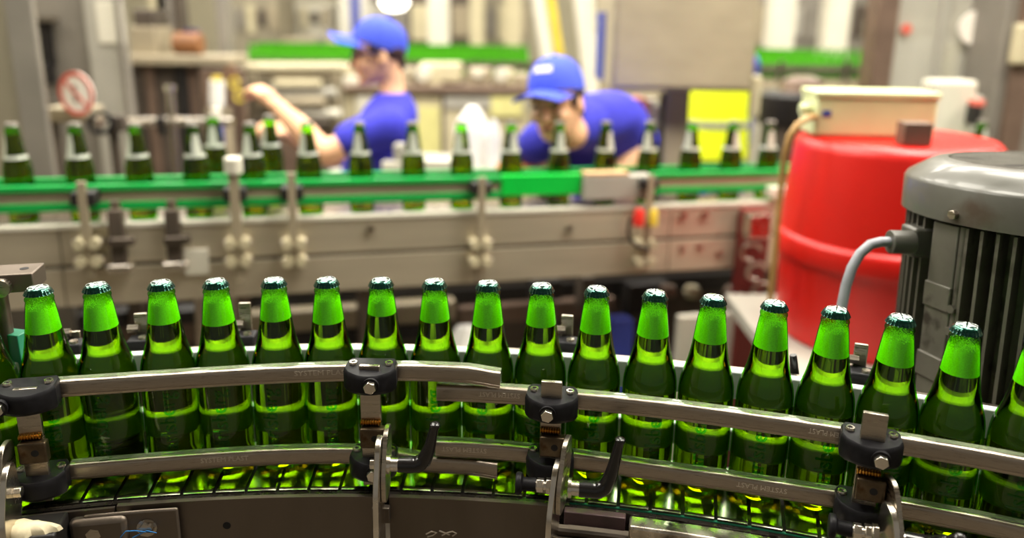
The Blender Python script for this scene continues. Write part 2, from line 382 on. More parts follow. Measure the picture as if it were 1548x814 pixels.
def cap_glint_bm():  # silver petals stand in for the white reflection on the cap top
    b = MB()
    for k in range(4):
        a = k * PI / 2 + 0.5
        pts = [(0.0013, 0), (0.0045, 0.0035), (0.0080, 0.0064), (0.0104, 0.0044), (0.0110, 0.0), (0.0104, -0.0044), (0.0080, -0.0064), (0.0045, -0.0035)]
        def fn(p, q, h, a=a):
            x, y = p * math.cos(a) - q * math.sin(a), p * math.sin(a) + q * math.cos(a)
            r = math.hypot(x, y); z = 0.2512 - 0.0006 * (r / 0.0095) ** 2.4 - (0.0006 * (r - 0.0095) / 0.002 if r > 0.0095 else 0)
            return (x, y, z + h)
        b.prism(pts, -0.0004, 0.00030, fn)
    return b
def letters_bm():
    vs, fs = text_mesh('Carlsberg', 0.030, 0.0008)
    k = 0.094 / (max(v.x for v in vs) - min(v.x for v in vs)); out = []
    for v in vs:
        x, y = v.x * k, v.y * k * 1.15
        th = -PI / 2 - y / 0.0333                     # reads upward, faces -Y
        r = 0.03335 + v.z * 1.5
        out.append((r * math.cos(th), r * math.sin(th), 0.070 + x))
    return MB().add(out, fs)
FRONT = 'green beer bottles queuing in the front row'
proto = thing('beer_bottle', '', 'bottle', (0, 0, 0), 0, FRONT)
g_ = MB().lathe(PROF, 56, cap=False).build('glass_body', 'shell', proto, ang=60)
letters_bm().build('embossed_lettering', 'shell', g_)
beer_bm(0.196).build('beer', 'beer', proto, ang=50)
foam_bm(0.196).build('foam', 'foam', proto, ang=50)
cp_ = cap_bm().build('crown_cap', 'cap', proto, ang=50)
cap_glint_bm().build('cap_reflection', 'cap_glint', cp_, smooth=False)
lev = {}
for L_ in (0.207, 0.200):
    a = beer_bm(L_).build('beer_tmp', 'beer', ang=50); b = foam_bm(L_).build('foam_tmp', 'foam', ang=50)
    lev[L_] = (a.data, b.data); bpy.data.objects.remove(a); bpy.data.objects.remove(b)
ORD = ['first', 'second', 'third', 'fourth', 'fifth', 'sixth', 'seventh', 'eighth', 'ninth', 'tenth', 'eleventh', 'twelfth', 'thirteenth', 'fourteenth', 'fifteenth', 'sixteenth', 'seventeenth', 'eighteenth', 'nineteenth', 'twentieth']
DX = [-2.9, 4.36, -7.15, -1.4, -6.2, -1.3, -1.7, -0.2, 0.8, 2.5, 2.3, -2.2, -3.1, -6.1, -4.2, -3.3, 4.0]   # fit minus photo, px
for k in range(-2, 19):
    ph = PHI0 + (k - 8) * DPHI
    p = arc(ph, ROWR, BELT)
    dx = DX[k] if 0 <= k < 17 else 0
    p += Vector((math.cos(ph), -math.sin(ph), 0)) * (-dx / 1240 * 0.2)
    lean = -dx / 1240 * 0.5 / 0.25
    face = -math.atan2(p.x, p.y) * 0.6 + random.uniform(-0.3, 0.3)
    if k == -2: lab = 'green beer bottle at the dark far left end of the front row'
    elif k == -1: lab = 'dark green beer bottle half cut by the left frame edge, behind the black clamp'
    elif k == 17: lab = 'green beer bottle cut by the right frame edge, in front of the finned motor'
    elif k == 18: lab = 'last green beer bottle past the right end of the front row'
    else: lab = '%s whole green beer bottle from the left in the front row%s' % (ORD[k], ', with shortest foam' if k == 6 else '')
    o = proto if k == -2 else dup(proto, (0, 0, 0))
    o['label'] = lab; o.location = p
    o.rotation_euler = (Matrix.Rotation(lean, 4, 'Y') @ Matrix.Rotation(face, 4, 'Z')).to_euler()
    L_ = 0.207 if k == 6 else (0.200 if k in (4, 9, 2, 7) else None)
    if L_: swap(o, 'beer', lev[L_][0]); swap(o, 'foam', lev[L_][1])

# ------------------------------------------------------------------ front conveyor
conv = thing('front_conveyor', 'curved stainless slat chain conveyor carrying the front row of green bottles', 'conveyor', arc(0.08, 1.80, 0.0))
def arcbox(b, p0, p1, R0, R1, z0, z1, n=12):
    fr = []
    for i in range(n + 1):
        ph = p0 + (p1 - p0) * i / n
        fr.append(lambda a, c, ph=ph: arc(ph, a, c))
    return b.sweep([(R0, z0), (R1, z0), (R1, z1), (R0, z1)], fr)
pl = None; PITCHA = 0.0381 / 1.75
for i in range(-24, 29):
    a = i * PITCHA + 0.012
    if pl is None:
        b = MB()
        w = PITCHA / 2 - 0.0012
        fr = [(lambda a_, c_, ph=ph: arc(ph, a_, c_)) for ph in (-w, -w / 3, w / 3, w)]
        # slat with a rounded, slightly turned down front edge
        b.sweep([(1.752, BELT - 0.0042), (1.7515, BELT - 0.001), (1.7535, BELT - 0.0002), (1.757, BELT), (1.862, BELT), (1.862, BELT - 0.003), (1.757, BELT - 0.0035)], fr)
        pl = b.build('chain_slat', 'chain', ang=30)
        o = pl
    else: o = pl.copy(); C.objects.link(o)
    # rotate about the row centre
    Mx = Matrix.Translation((ROWC.x, ROWC.y, 0)) @ Matrix.Rotation(-a, 4, 'Z') @ Matrix.Translation((-ROWC.x, -ROWC.y, 0))
    o.parent = conv; o.matrix_parent_inverse = full(conv).inverted(); o.matrix_basis = Mx
def cpart(name, m, fn, **kw):
    b = MB(); fn(b); return b.build(name, m, conv, world=True, **kw)
cpart('chain_bed', 'darkest', lambda b: arcbox(b, -0.6, 0.62, 1.755, 1.875, BELT - 0.03, BELT - 0.0055, 30))
cpart('wear_strip', 'wear', lambda b: arcbox(b, -0.6, 0.142, 1.744, 1.7512, BELT - 0.03, BELT - 0.003, 24))
cpart('wear_strip', 'wear', lambda b: arcbox(b, 0.142, 0.62, 1.7455, 1.7512, BELT - 0.03, BELT - 0.006, 24))
cpart('green_chain_liner', 'teal', lambda b: arcbox(b, 0.1, 0.62, 1.7511, 1.7545, BELT - 0.012, BELT - 0.0045, 20))
fp = cpart('side_plate', 'steel_dark', lambda b: (arcbox(b, -0.17, 0.012, 1.738, 1.742, 0.70, BELT - 0.004, 14), arcbox(b, -0.17, 0.012, 1.738, 1.7445, BELT - 0.004, BELT - 0.0025, 14)))
cpart('side_plate', 'steel_dark', lambda b: (arcbox(b, 0.0155, 0.128, 1.738, 1.742, 0.70, BELT - 0.004, 8), arcbox(b, 0.0155, 0.128, 1.738, 1.7445, BELT - 0.004, BELT - 0.0025, 8)))
cpart('joint_post', 'steel_dark', lambda b: arcbox(b, 0.004, 0.0165, 1.729, 1.738, 0.955, BELT - 0.012, 2), bevel=0.001)
h = at_r(343, 795, 1.738); hp = phi_of(h)
MB().cyl(arc(hp, 1.7375, h.z), arc(hp, 1.7385, h.z), 0.0048, n=20).build('drilled_hole', 'hole', fp, world=True)
# purple strip, wet bar and covers to the right
cpart('end_strip', 'purple', lambda b: arcbox(b, 0.139, 0.181, 1.733, 1.744, BELT - 0.022, BELT - 0.0045, 5), bevel=0.001)
cpart('wet_bar', 'steel_wet', lambda b: arcbox(b, 0.1835, 0.277, 1.722, 1.7455, BELT - 0.036, BELT - 0.007, 10), bevel=0.003)
cpart('wet_bar', 'steel_wet', lambda b: arcbox(b, 0.2795, 0.62, 1.722, 1.7455, BELT - 0.036, BELT - 0.007, 20), bevel=0.003)
cpart('cover_plate', 'steel_dark', lambda b: arcbox(b, 0.128, 0.205, 1.716, 1.722, 0.74, BELT - 0.030, 5), bevel=0.0015)
cpart('lower_side_plate', 'steel_dark', lambda b: arcbox(b, 0.128, 0.62, 1.724, 1.73, 0.70, BELT - 0.025, 20))
# left covers
def lp(x, y, r=1.735): q = at_r(x, y, r); return phi_of(q), q.z
a0, z0 = lp(128, 776); a1, _ = lp(272, 776)
cvr = cpart('cover_plate', 'steel_dark', lambda b: arcbox(b, a0, a1, 1.728, 1.733, 0.74, z0, 6), bevel=0.003)
for x, y in ((143, 806), (222, 799)):
    q = at_r(x, y, 1.727); p_ = phi_of(q)
    MB().cyl(arc(p_, 1.728, q.z), arc(p_, 1.7215, q.z), 0.0085, n=6).build('bolt', 'steel', cvr, world=True)
    MB().cyl(arc(p_, 1.7281, q.z), arc(p_, 1.7268, q.z), 0.0115, n=20).build('washer', 'steel', cvr, world=True)
cpart('side_plate', 'steel_dark', lambda b: arcbox(b, -0.6, -0.1715, 1.738, 1.742, 0.70, BELT - 0.004, 20))
a0, z0 = lp(100, 757, 1.73); a1, z1 = lp(190, 757, 1.73)
cpart('end_block', 'steel_dark', lambda b: arcbox(b, a0, a1, 1.722, 1.738, 0.86, BELT - 0.008, 4), bevel=0.006)
a0, z0 = lp(-40, 770, 1.72); a1, z1 = lp(96, 780, 1.72)
cpart('drip_box', 'darkest', lambda b: arcbox(b, a0, a1, 1.690, 1.735, 0.86, z1 - 0.004, 5), bevel=0.003)
# dried suds on the box
def suds():
    b = MB(); q = arc((a0 * 0.35 + a1 * 0.65), 1.704, z1 - 0.0045); n = 22
    for k, s_ in enumerate((1, 0.93, 0.7, 0.35)):
        for i in range(n):
            t = 2 * PI * i / n; rr = 0.026 * s_ * (1 + 0.22 * math.sin(3 * t + 1) + 0.12 * math.sin(7 * t))
            b.v.append((q.x + rr * math.cos(t) * 1.1, q.y + rr * math.sin(t) * 0.5, q.z + (0, 0.005, 0.009, 0.011)[k]))
    for k in range(3):
        for i in range(n): b.f.append((k * n + i, k * n + (i + 1) % n, (k + 1) * n + (i + 1) % n, (k + 1) * n + i))
    b.f.append(tuple(range(3 * n, 4 * n))); b.f.append(tuple(range(n - 1, -1, -1))); return b
tag(suds().build('foam_puddle', 'suds'), 'cream dried foam puddle on the black box at the lower left', 'foam')
# blue wire strand over the cover bolts
wp = [at_r(x, y, 1.7195) for x, y in ((182, 813), (190, 804), (204, 803), (222, 805), (236, 806), (222, 803), (208, 810), (200, 814))]
tag(MB().tube(wp, 0.0007, 6).build('blue_strand', 'blueline'), 'thin blue wire strand caught on the cover plate bolts', 'wire')
# chalk marks on the plate
def chalk():
    b = MB()
    for st in ([(644, 808), (652, 804), (660, 806), (654, 810), (646, 812)], [(664, 803), (672, 806), (680, 809)], [(668, 810), (676, 806), (684, 804), (690, 807), (684, 811)]):
        pts = [at_r(x, y, 1.7376) for x, y in st]; b.tube(pts, 0.0009, 6)
    return b
chalk().build('chalk_mark', 'etch', fp, world=True)
for a in (-0.42, -0.05, 0.3, 0.55):
    MB().cyl(arc(a, 1.80, 0.0), arc(a, 1.80, 0.72), 0.03, n=14).build('leg', 'steel', conv, world=True)
cpart('bed_beam', 'steel_dark', lambda b: arcbox(b, -0.6, 0.62, 1.742, 1.88, 0.70, 0.715, 24))

# rear guide of the front conveyor
rear = conv
for z0_, z1_ in ((1.090, 1.128), (1.016, 1.046)):
    b = MB(); arcbox(b, -0.6, 0.62, ROWR + 0.0375, ROWR + 0.049, z0_, z1_, 40); b.build('rear_guide_strip', 'uhmw', rear, world=True, bevel=0.002)
b = MB(); arcbox(b, -0.6, 0.62, ROWR + 0.049, ROWR + 0.056, 1.018, 1.044, 40); b.build('backing_channel', 'steel', rear, world=True)
b = MB(); arcbox(b, -0.6, 0.62, ROWR + 0.049, ROWR + 0.062, 1.098, 1.124, 40); b.build('backing_channel', 'steel', rear, world=True)
for a in (-0.5, -0.2, 0.1, 0.4):
    b = MB(); arcbox(b, a - 0.012, a + 0.012, ROWR + 0.049, ROWR + 0.055, 0.715, 1.11, 2); b.build('standard', 'steel', rear, world=True)

# ------------------------------------------------------------------ front guide rails
def rail(label, pts_px, z_fn, x_range, bend=None, texts=(), n=40):
    p0, p1 = phi_of(at_r(x_range[0], 600, ROWR - 0.05)), phi_of(at_r(x_range[1], 600, ROWR - 0.05))
    t = thing('guide_rail', label, 'rail', arc((p0 + p1) / 2, ROWR - 0.046, z_fn(0.5)))
    def fr(u):
        ph = p0 + (p1 - p0) * u; bb = bend(u) if bend else 0.0
        return lambda a, c: arc(ph, ROWR - 0.0505 - bb + a, z_fn(u) + c)
    us = [i / n for i in range(n + 1)]
    # C channel: front web with lips, height 20 mm
    prof = [(0.0, -0.0195), (0.0008, -0.0205), (0.009, -0.0205), (0.009, -0.0185), (0.0026, -0.0185), (0.0026, -0.0018), (0.006, -0.0018), (0.006, 0.0), (0.0042, 0.0), (0.0026, -0.0005), (0.0012, -0.0016), (0.0004, -0.003), (0.0, -0.005), (0.0, -0.0148), (0.0005, -0.0152), (0.0005, -0.0164), (0.0, -0.0168)]
    MB().sweep(prof, [fr(u) for u in us]).build('steel_channel', 'steel_rail', t, world=True, ang=40)
    prof = [(0.0029, -0.0182), (0.0155, -0.0182), (0.0165, -0.017), (0.0165, -0.0016), (0.0155, -0.0004), (0.0063, -0.0004), (0.0029, -0.0019)]
    MB().sweep(prof, [fr(u) for u in us]).build('plastic_insert', 'plastic_clear', t, world=True, ang=40)
    for s, xa, xb, flip in texts:
        vs, fs = text_mesh(s, 0.02, 0.0002)
        w = max(v.x for v in vs) - min(v.x for v in vs); hh = max(v.y for v in vs) - min(v.y for v in vs)
        qa, qb = (phi_of(at_r(x, 600, ROWR - 0.05)) for x in (xa, xb)); out = []
        for v in vs:
            x, y = v.x / w, v.y / hh
            if flip: x, y = -x, -y
            ph = (qa + qb) / 2 + x * (qb - qa); u = (ph - p0) / (p1 - p0); bb = bend(u) if bend else 0
            out.append(arc(ph, ROWR - 0.0505 - bb - 0.00015 - v.z * 0.6, z_fn(u) - 0.0085 + y * 0.0062))
        MB().add(out, fs).build('embossed_lettering', 'etch', t, world=True, smooth=False)
    return t
def sm(u, a, b): u = max(0, min(1, (u - a) / (b - a))); return u * u * (3 - 2 * u)
rail('upper steel guide rail of the left pair, its cut end bent over the next rail', None, lambda u: 1.137 + 0.009 * sm(u, 0.1, 0.85) - 0.001 * sm(u, 0.85, 1), (72, 757), lambda u: 0.009 * max(0, (u - 0.93) / 0.07), [('SYSTEM PLAST', 447, 531, False)])
rail('upper steel guide rail of the right pair, starting beneath the bent rail end', None, lambda u: 1.1205 - 0.004 * sm(u, 0.1, 0.7) + 0.002 * sm(u, 0.7, 1), (660, 1640), None, [('SYSTEM PLAST', 724, 786, True), ('SYSTEM PLAST', 1228, 1300, True)])
rail('lower steel guide rail of the left pair, its end tucked under the other rail', None, lambda u: 1.027 + 0.004 * sm(u, 0.1, 0.6) - 0.011 * sm(u, 0.68, 0.86), (88, 753), lambda u: 0.006 * max(0, (u - 0.93) / 0.07), [('SYSTEM PLAST', 294, 368, False)])
rail('lower steel guide rail of the right pair, square cut end above the tucked rail', None, lambda u: 1.0435 - 0.009 * sm(u, 0.05, 0.45) + 0.007 * sm(u, 0.55, 1), (657, 1640), None, [('SYSTEM PLAST', 667, 736, True), ('SYSTEM PLAST', 1126, 1206, True)])

# ------------------------------------------------------------------ guide brackets of the front conveyor
def rounded(pts, r=0.004, n=4):
    out = []; k = len(pts)
    for i in range(k):
        p, a, b = Vector(pts[i]), Vector(pts[i - 1]), Vector(pts[(i + 1) % k])
        rr = min(r, (p - a).length * 0.45, (p - b).length * 0.45)
        s_, e_ = p + (a - p).normalized() * rr, p + (b - p).normalized() * rr
        for j in range(n + 1):
            t = j / n; out.append((s_ * (1 - t) ** 2 + p * 2 * t * (1 - t) + e_ * t * t))
    return [(v.x, v.y) for v in out]
def clamp(t, z, w=0.061, h=0.029, bolt_off=0.0, bolt=True):
    n = 16; front = [(-w / 2 + w * i / n, -0.0205 - 0.0135 * math.sin(PI * i / n) ** 0.9) for i in range(n + 1)]
    back = [(w / 2, 0.004), (w / 2 - 0.004, 0.012), (-w / 2 + 0.004, 0.012), (-w / 2, 0.004)]
    out = [(-w / 2 - 0.001, -0.016)] + front[1:-1] + [(w / 2 + 0.001, -0.016)] + back
    b = MB()
    rings = []
    for hz, k in ((-h / 2, 0.9), (-h / 2 + 0.004, 1.0), (h / 2 - 0.005, 1.0), (h / 2 - 0.001, 0.93), (h / 2, 0.88)):
        rings.append([Vector((x * (0.5 + k / 2), -0.008 + (y + 0.008) * k, z + hz - (0.0045 * max(0, min(1, (-0.014 - y) / 0.018)) if hz > h / 2 - 0.006 else 0))) for x, y in out])
    b.loft(rings)
    c = b.build('clamp', 'black', t, ang=28)
    for sx in (-0.0215, 0.0215):
        MB().lathe([(0.0, 0.0008), (0.0028, 0.0008), (0.0029, 0.0024), (0.0046, 0.0024), (0.0051, 0.0012), (0.0051, -0.001)], 20, (sx, -0.005, z + h / 2), cap=False).build('socket_screw', 'steel_bright', c)
        MB().cyl((sx, -0.005, z + h / 2 + 0.0009), (sx, -0.005, z + h / 2 + 0.0012), 0.0024, n=6).build('hex_socket', 'hole', c)
    if bolt:
        bx_ = bolt_off
        MB().cyl((bx_, -0.030, z - 0.001), (bx_, -0.0352, z - 0.001), 0.0098, n=24).build('washer_boss', 'black', c)
        MB().cyl((bx_, -0.035, z - 0.001), (bx_, -0.0415, z - 0.001), 0.0078, 0.0076, n=6).build('hex_bolt', 'steel_bright', c, bevel=0.0006)
    return c
def bracket(label, px_x, ytop, zu, zl, lever, plunger=False, side=1, yaw=0.0, armx=0.0, axis_z=1.027, bolt_off=0.0, arm_back=0.0):
    ph = phi_of(at_r(px_x, 600, ROWR - 0.075))
    o = arc(ph, ROWR - 0.0505, 0.0)
    t = thing('guide_bracket', label, 'bracket', o, -ph)
    zt = at_r(px_x, ytop, ROWR - 0.06).z
    MB().box((0, -0.0155, (zt + 0.993) / 2), (0.025, 0.006, zt - 0.993)).build('flat_post', 'steel', t, bevel=0.001)
    clamp(t, zu, bolt_off=bolt_off); clamp(t, zl, w=0.056, bolt_off=bolt_off, bolt=not plunger)
    blk = MB().box((0.003, -0.0245, 1.0635), (0.030, 0.012, 0.026)).build('tapped_block', 'rust', t, bevel=0.002)
    MB().cyl((0.006, -0.0303, 1.064), (0.006, -0.0308, 1.064), 0.0042, n=16).build('tapped_hole', 'hole', blk)
    MB().tube([(-0.012 + 0.001 * k, -0.021, 1.0805) for k in range(25)], [0.0032 + 0.0009 * math.sin(k * 2.1) for k in range(25)], 10).build('brass_stub', 'gold', t)
    # swivel lug and arm plate, both edge-on to the viewer
    az = axis_z; ay = -0.052
    R = Matrix.Rotation(yaw, 3, 'Z')
    def plate(name, out, x0, x1, m):
        def fn(p, q, h):
            v = R @ Vector((h, p + 0.03, 0)); return Vector((v.x + armx, v.y - 0.03, q))
        return MB().prism(rounded(out, 0.011, 5), side * x0, side * x1, fn).build(name, m, t, bevel=0.0007, ang=30)
    plate('swivel_lug', [(-0.018, 1.082), (-0.045, 1.082), (-0.070, 1.035), (-0.070, 1.0), (-0.040, 1.0), (-0.018, 1.05)], 0.019, 0.0245, 'steel')
    arm = plate('arm_plate', [(-0.040, az + 0.036), (-0.062, az + 0.030), (-0.085, az - 0.02), (-0.095, 0.90), (-0.086, 0.868), (-0.068, 0.868), (-0.062, 0.93), (-0.034, az - 0.012)], 0.012, 0.0185, 'steel_bright')
    x0 = side * 0.0245 + armx
    hub = MB().cyl((x0, ay, az), (x0 + side * 0.004, ay, az), 0.0115, n=24).cyl((x0 + side * 0.004, ay, az), (x0 + side * 0.013, ay, az), 0.0085, n=24).build('steel_hub', 'steel_bright', t)
    # lever : sleeve then a tapering handle
    ly, lz, ln = lever
    d = Vector((0, ly, lz)).normalized()
    base = Vector((x0 + side * 0.013, ay, az))
    sl = Vector((side, 0, 0))
    pts = [base, base + sl * 0.012, base + sl * 0.022, base + sl * 0.030 + d * 0.006, base + sl * 0.035 + d * 0.018, base + sl * 0.038 + d * ln * 0.5, base + sl * 0.042 + d * ln * 0.85, base + sl * 0.044 + d * ln, base + sl * 0.044 + d * (ln + 0.003)]
    sm_ = []
    for i in range(len(pts) - 1):
        for j in range(3): sm_.append(pts[i].lerp(pts[i + 1], j / 3))
    sm_.append(pts[-1])
    rad = []
    for i in range(len(sm_)):
        u = i / (len(sm_) - 1); rad.append(0.0098 if u < 0.3 else (0.0098 - 0.0045 * min(1, (u - 0.3) / 0.5) if u < 0.8 else 0.0053 + 0.0008 * math.sin((u - 0.8) / 0.2 * PI)))
    rad[-1] = 0.003
    MB().tube(sm_, rad, 16).build('clamping_lever', 'black_gloss', t, ang=60)
    if plunger:
        p = MB().cyl((-0.001 + armx, ay, az), (0.006 + armx, ay, az), 0.0098, n=6).cyl((0.006 + armx, ay, az), (0.0125 + armx, ay, az), 0.0115, n=6).build('hex_nut', 'steel_bright', t, bevel=0.0007)
        MB().cyl((-0.012 + armx, ay, az), (-0.004 + armx, ay, az), 0.0085, n=6).cyl((-0.016 + armx, ay, az), (0.0 + armx, ay, az), 0.0058, n=18).build('lock_nut', 'steel_bright', t, bevel=0.0005)
        k = MB(); prof = [(0.0, 0), (0.0075, 0), (0.008, 0.002), (0.0078, 0.014), (0.009, 0.0155), (0.0125, 0.017), (0.0132, 0.019), (0.0132, 0.022), (0.012, 0.0235), (0.0, 0.0237)]
        k.lathe(prof, 28, cap=False); k.v = [(-0.013 + armx - z, ay + x, az + y) for x, y, z in k.v]
        k.build('plunger_knob', 'black', t, ang=40)
    else:
        MB().cyl((0.004 * side + armx, ay, az), (0.012 * side + armx, ay, az), 0.0062, n=6).build('hex_nut', 'steel_bright', t, bevel=0.0005)
    return t
bracket('black clamped guide bracket in shade at the dark left end of the rails', 34, 584, 1.1265, 1.0165, (-0.5, -1, 0.045), side=-1, bolt_off=-0.022, armx=0.0, axis_z=1.03)
bracket('black guide bracket with rusty bolt head and flush post, holding the left rail pair', 558, 549, 1.136, 1.020, (-0.1, 1, 0.055), bolt_off=0.004, axis_z=1.044)
bracket('black guide bracket with tall post, knob and raised lever, at the rail overlap', 833, 573, 1.110, 1.030, (0.0, 1, 0.066), True, yaw=-0.18, bolt_off=-0.003)
bracket('black guide bracket with square post, angled plate and knob at the right end', 1330, 622, 1.106, 1.027, (-0.6, 0.8, 0.036), True, yaw=0.35, bolt_off=0.008, axis_z=1.027)

# small brackets behind the row
def rear_bracket(label, x, y, plate_h=0.0):
    p = at_r(x, y, ROWR + 0.066); ph = phi_of(p)
    t = thing('rear_bracket', label, 'bracket', arc(ph, ROWR + 0.064, 1.125), -ph)
    MB().box((0, 0.008, 0.004), (0.030, 0.026, 0.016)).build('clamp', 'black', t, bevel=0.003)
    MB().lathe([(0, 0.003), (0.005, 0.003), (0.0055, 0.0)], 16, (0.004, 0.004, 0.012), cap=False).build('socket_screw', 'steel', t)
    MB().box((-0.002, 0.025, 0.0 + plate_h / 2 - 0.06), (0.016, 0.005, plate_h + 0.16)).build('flat_post', 'steel', t, bevel=0.001)
    MB().cyl((-0.018, 0.02, 0.02), (-0.004, 0.02, 0.02), 0.006, n=6).build('nut', 'steel', t)
    return t
rear_bracket('small black rear bracket behind the first gap from the left', 108, 535, 0.0)
rear_bracket('small black rear bracket between the second and third bottles', 213, 540, 0.02)
rear_bracket('small black rear bracket with a thin upright, right of the fourth bottle', 370, 522, 0.03)
rear_bracket('small black rear bracket with an upright plate, between tenth and eleventh bottles', 857, 532, 0.02)
rear_bracket('low rear bracket with a grey tongue in front of the red tub', 1302, 578, 0.02)
q0 = at_r(1203, 590, ROWR + 0.075); q1 = at_r(1199, 537, ROWR + 0.075)
tag(MB().tube([q0 + Vector((0, 0, -0.08)), q0, q0.lerp(q1, 0.5), q1], [0.006, 0.006, 0.0058, 0.0045], 14).build('lever_handle', 'black_gloss'), 'short black lever handle standing behind the guide wall near the red tub', 'handle')
# steel block at the upper left edge
bt = at_r(25, 420, ROWR + 0.05); ph = phi_of(bt)
t = thing('steel_block', 'worn steel block with slotted screw on a post at the left frame edge', 'block', arc(ph, ROWR + 0.05, 0.0), -ph)
zt = at_r(25, 407, ROWR + 0.05).z; zb = at_r(25, 442, ROWR + 0.03).z
lx = -0.06
rx = 0.026
MB().box(((lx + rx) / 2, 0, (zt + zb) / 2), (rx - lx, 0.045, zt - zb)).build('block', 'steel_dark', t, bevel=0.0015)
MB().cyl((-0.008, -0.022, (zt + zb) / 2 - 0.003), (-0.008, -0.032, (zt + zb) / 2 - 0.003), 0.011, n=24).build('slotted_screw', 'steel', t)
MB().cyl((0.010, 0.0, zt), (0.010, 0.0, zt + 0.0005), 0.005, n=16).build('hole', 'hole', t)
MB().cyl((-0.022, 0.0, zb), (-0.022, 0.0, 0.99), 0.0095, n=18).build('round_post', 'steel_dark', t)
pz = at_r(27, 530, ROWR + 0.05)
tag(MB().box((pz.x, pz.y, pz.z), (0.026, 0.02, 0.05), Matrix.Rotation(-0.2, 3, 'Z')).build('plastic_chip', 'teal', bevel=0.001), 'green plastic end chip beside the post at the left edge', 'plastic')

# ------------------------------------------------------------------ electric motor
mc = Vector((0.775, 1.02)); MR = 0.213
ztop = at_y(1612, 246, 1.02).z; zrim = at_y(1612, 326, 1.02).z
TILT = math.radians(3.5)
mt_ = thing('electric_motor', 'big grey finned electric motor standing upright behind the right bottles', 'motor', (mc.x, mc.y, 0.70))
mt_.rotation_euler = (-TILT, 0, 0); mt_.location.y -= math.tan(TILT) * (zrim - 0.70)
def mloc(z): return z - 0.70
cowl = MB().lathe([(MR - 0.004, mloc(zrim)), (MR, mloc(zrim)), (MR, mloc(ztop) - 0.030), (MR - 0.004, mloc(ztop) - 0.023), (MR - 0.030, mloc(ztop) - 0.006), (MR - 0.038, mloc(ztop) - 0.0015), (MR - 0.048, mloc(ztop)), (MR - 0.055, mloc(ztop)), (MR - 0.057, mloc(ztop) - 0.005), (0.0, mloc(ztop) - 0.006)], 72, cap=False).build('fan_cowl', 'motor', mt_, ang=30)
MB().cyl((0, 0, mloc(ztop) - 0.0068), (0, 0, mloc(ztop) - 0.006), MR - 0.059, n=48).build('grille_well', 'hole', cowl)
for k in range(-20, 21):
    xk = k * 0.0078; L2 = math.sqrt(max(0, (MR - 0.058) ** 2 - xk * xk))
    if L2 > 0.01:
        Rz = Matrix.Rotation(0.6, 3, 'Z')
        MB().box(Rz @ Vector((xk, 0, mloc(ztop) - 0.0035)), (0.0036, 2 * L2, 0.005), Rz).build('grille_bar', 'fin', cowl, smooth=False)
MB().lathe([(0.180, 0.10), (0.180, mloc(zrim) + 0.01)], 64).build('stator_housing', 'fin', mt_)
fin = None; NF = 66; zc0, zc1 = 0.13, mloc(zrim) - 0.004
boss_a = -2.93
for k in range(NF):
    a = 2 * PI * k / NF
    d = (a - boss_a + PI) % (2 * PI) - PI
    if abs(d) < 0.16: continue
    if fin is None:
        fin = MB().box((0.192, 0, (zc0 + zc1) / 2), (0.026, 0.0042, zc1 - zc0)).build('cooling_fin', 'fin', mt_, smooth=False); o = fin
    else: o = fin.copy(); C.objects.link(o); o.parent = mt_
    o.rotation_euler = (0, 0, a)
ca, sa = math.cos(boss_a), math.sin(boss_a); Rb = Matrix.Rotation(boss_a, 3, 'Z')
bs = MB().box((0.189 * ca, 0.189 * sa, (zc0 + zc1) / 2), (0.03, 0.044, zc1 - zc0), Rb).build('mounting_boss', 'fin', mt_, bevel=0.002)
for zz in (zc1 - 0.10, zc1 - 0.2, zc1 - 0.30):
    MB().box((0.204 * ca, 0.204 * sa, zz), (0.006, 0.046, 0.035), Rb).build('boss_pad', 'fin', bs, bevel=0.002)
for da in (0.13,):
    a = boss_a + da
    MB().cyl((0.197 * math.cos(a), 0.197 * math.sin(a), zc0), (0.197 * math.cos(a), 0.197 * math.sin(a), zc1), 0.007, n=14).build('tie_rod', 'fin', mt_)
    for zz in (zc1 - 0.11, zc1 - 0.14, zc1 - 0.29): MB().cyl((0.201 * math.cos(a), 0.201 * math.sin(a), zz), (0.209 * math.cos(a), 0.209 * math.sin(a), zz), 0.006, n=6).build('boss_bolt', 'fin', bs)
for a in (boss_a + 0.10, boss_a + 1.4):
    MB().cyl(((MR - 0.001) * math.cos(a), (MR - 0.001) * math.sin(a), mloc(zrim) + 0.012), ((MR + 0.006) * math.cos(a), (MR + 0.006) * math.sin(a), mloc(zrim) + 0.012), 0.0065, n=6).build('cowl_screw', 'steel', cowl, bevel=0.0007)
MB().lathe([(0.216, 0.06), (0.216, 0.10), (0.195, 0.13), (0.18, 0.135)], 56).build('flange', 'fin', mt_, ang=30)
MB().cyl((0, 0, -0.05), (0, 0, 0.06), 0.19, n=40).build('gearbox', 'motor', mt_, bevel=0.01)
MB().box((mc.x + 0.02, mc.y + 0.03, 0.32), (0.34, 0.34, 0.64)).build('pedestal', 'motor', mt_, world=True, bevel=0.01)
gp = at_d(1347, 366, 1.06); gl = full(mt_).inverted() @ gp
gb = MB().box(gl + Vector((0.050, 0.012, -0.0)), (0.045, 0.04, 0.042)).build('terminal_box', 'motor', mt_, bevel=0.004)
MB().cyl(gl + Vector((0.03, 0, 0)), gl + Vector((-0.002, 0, 0.0)), 0.0165, n=20).build('cable_gland', 'motor', gb, bevel=0.001)
ctrl = [at_d(x, y, 1.06) for x, y in ((1347, 366), (1332, 366), (1316, 370), (1300, 384), (1288, 405), (1279, 432), (1273, 462), (1270, 500), (1270, 560), (1272, 640))]
tag(MB().tube(ctrl, 0.0072, 14).build('power_cable', 'cable', ang=60), 'grey power cable curving down from the gland of the motor', 'cable')

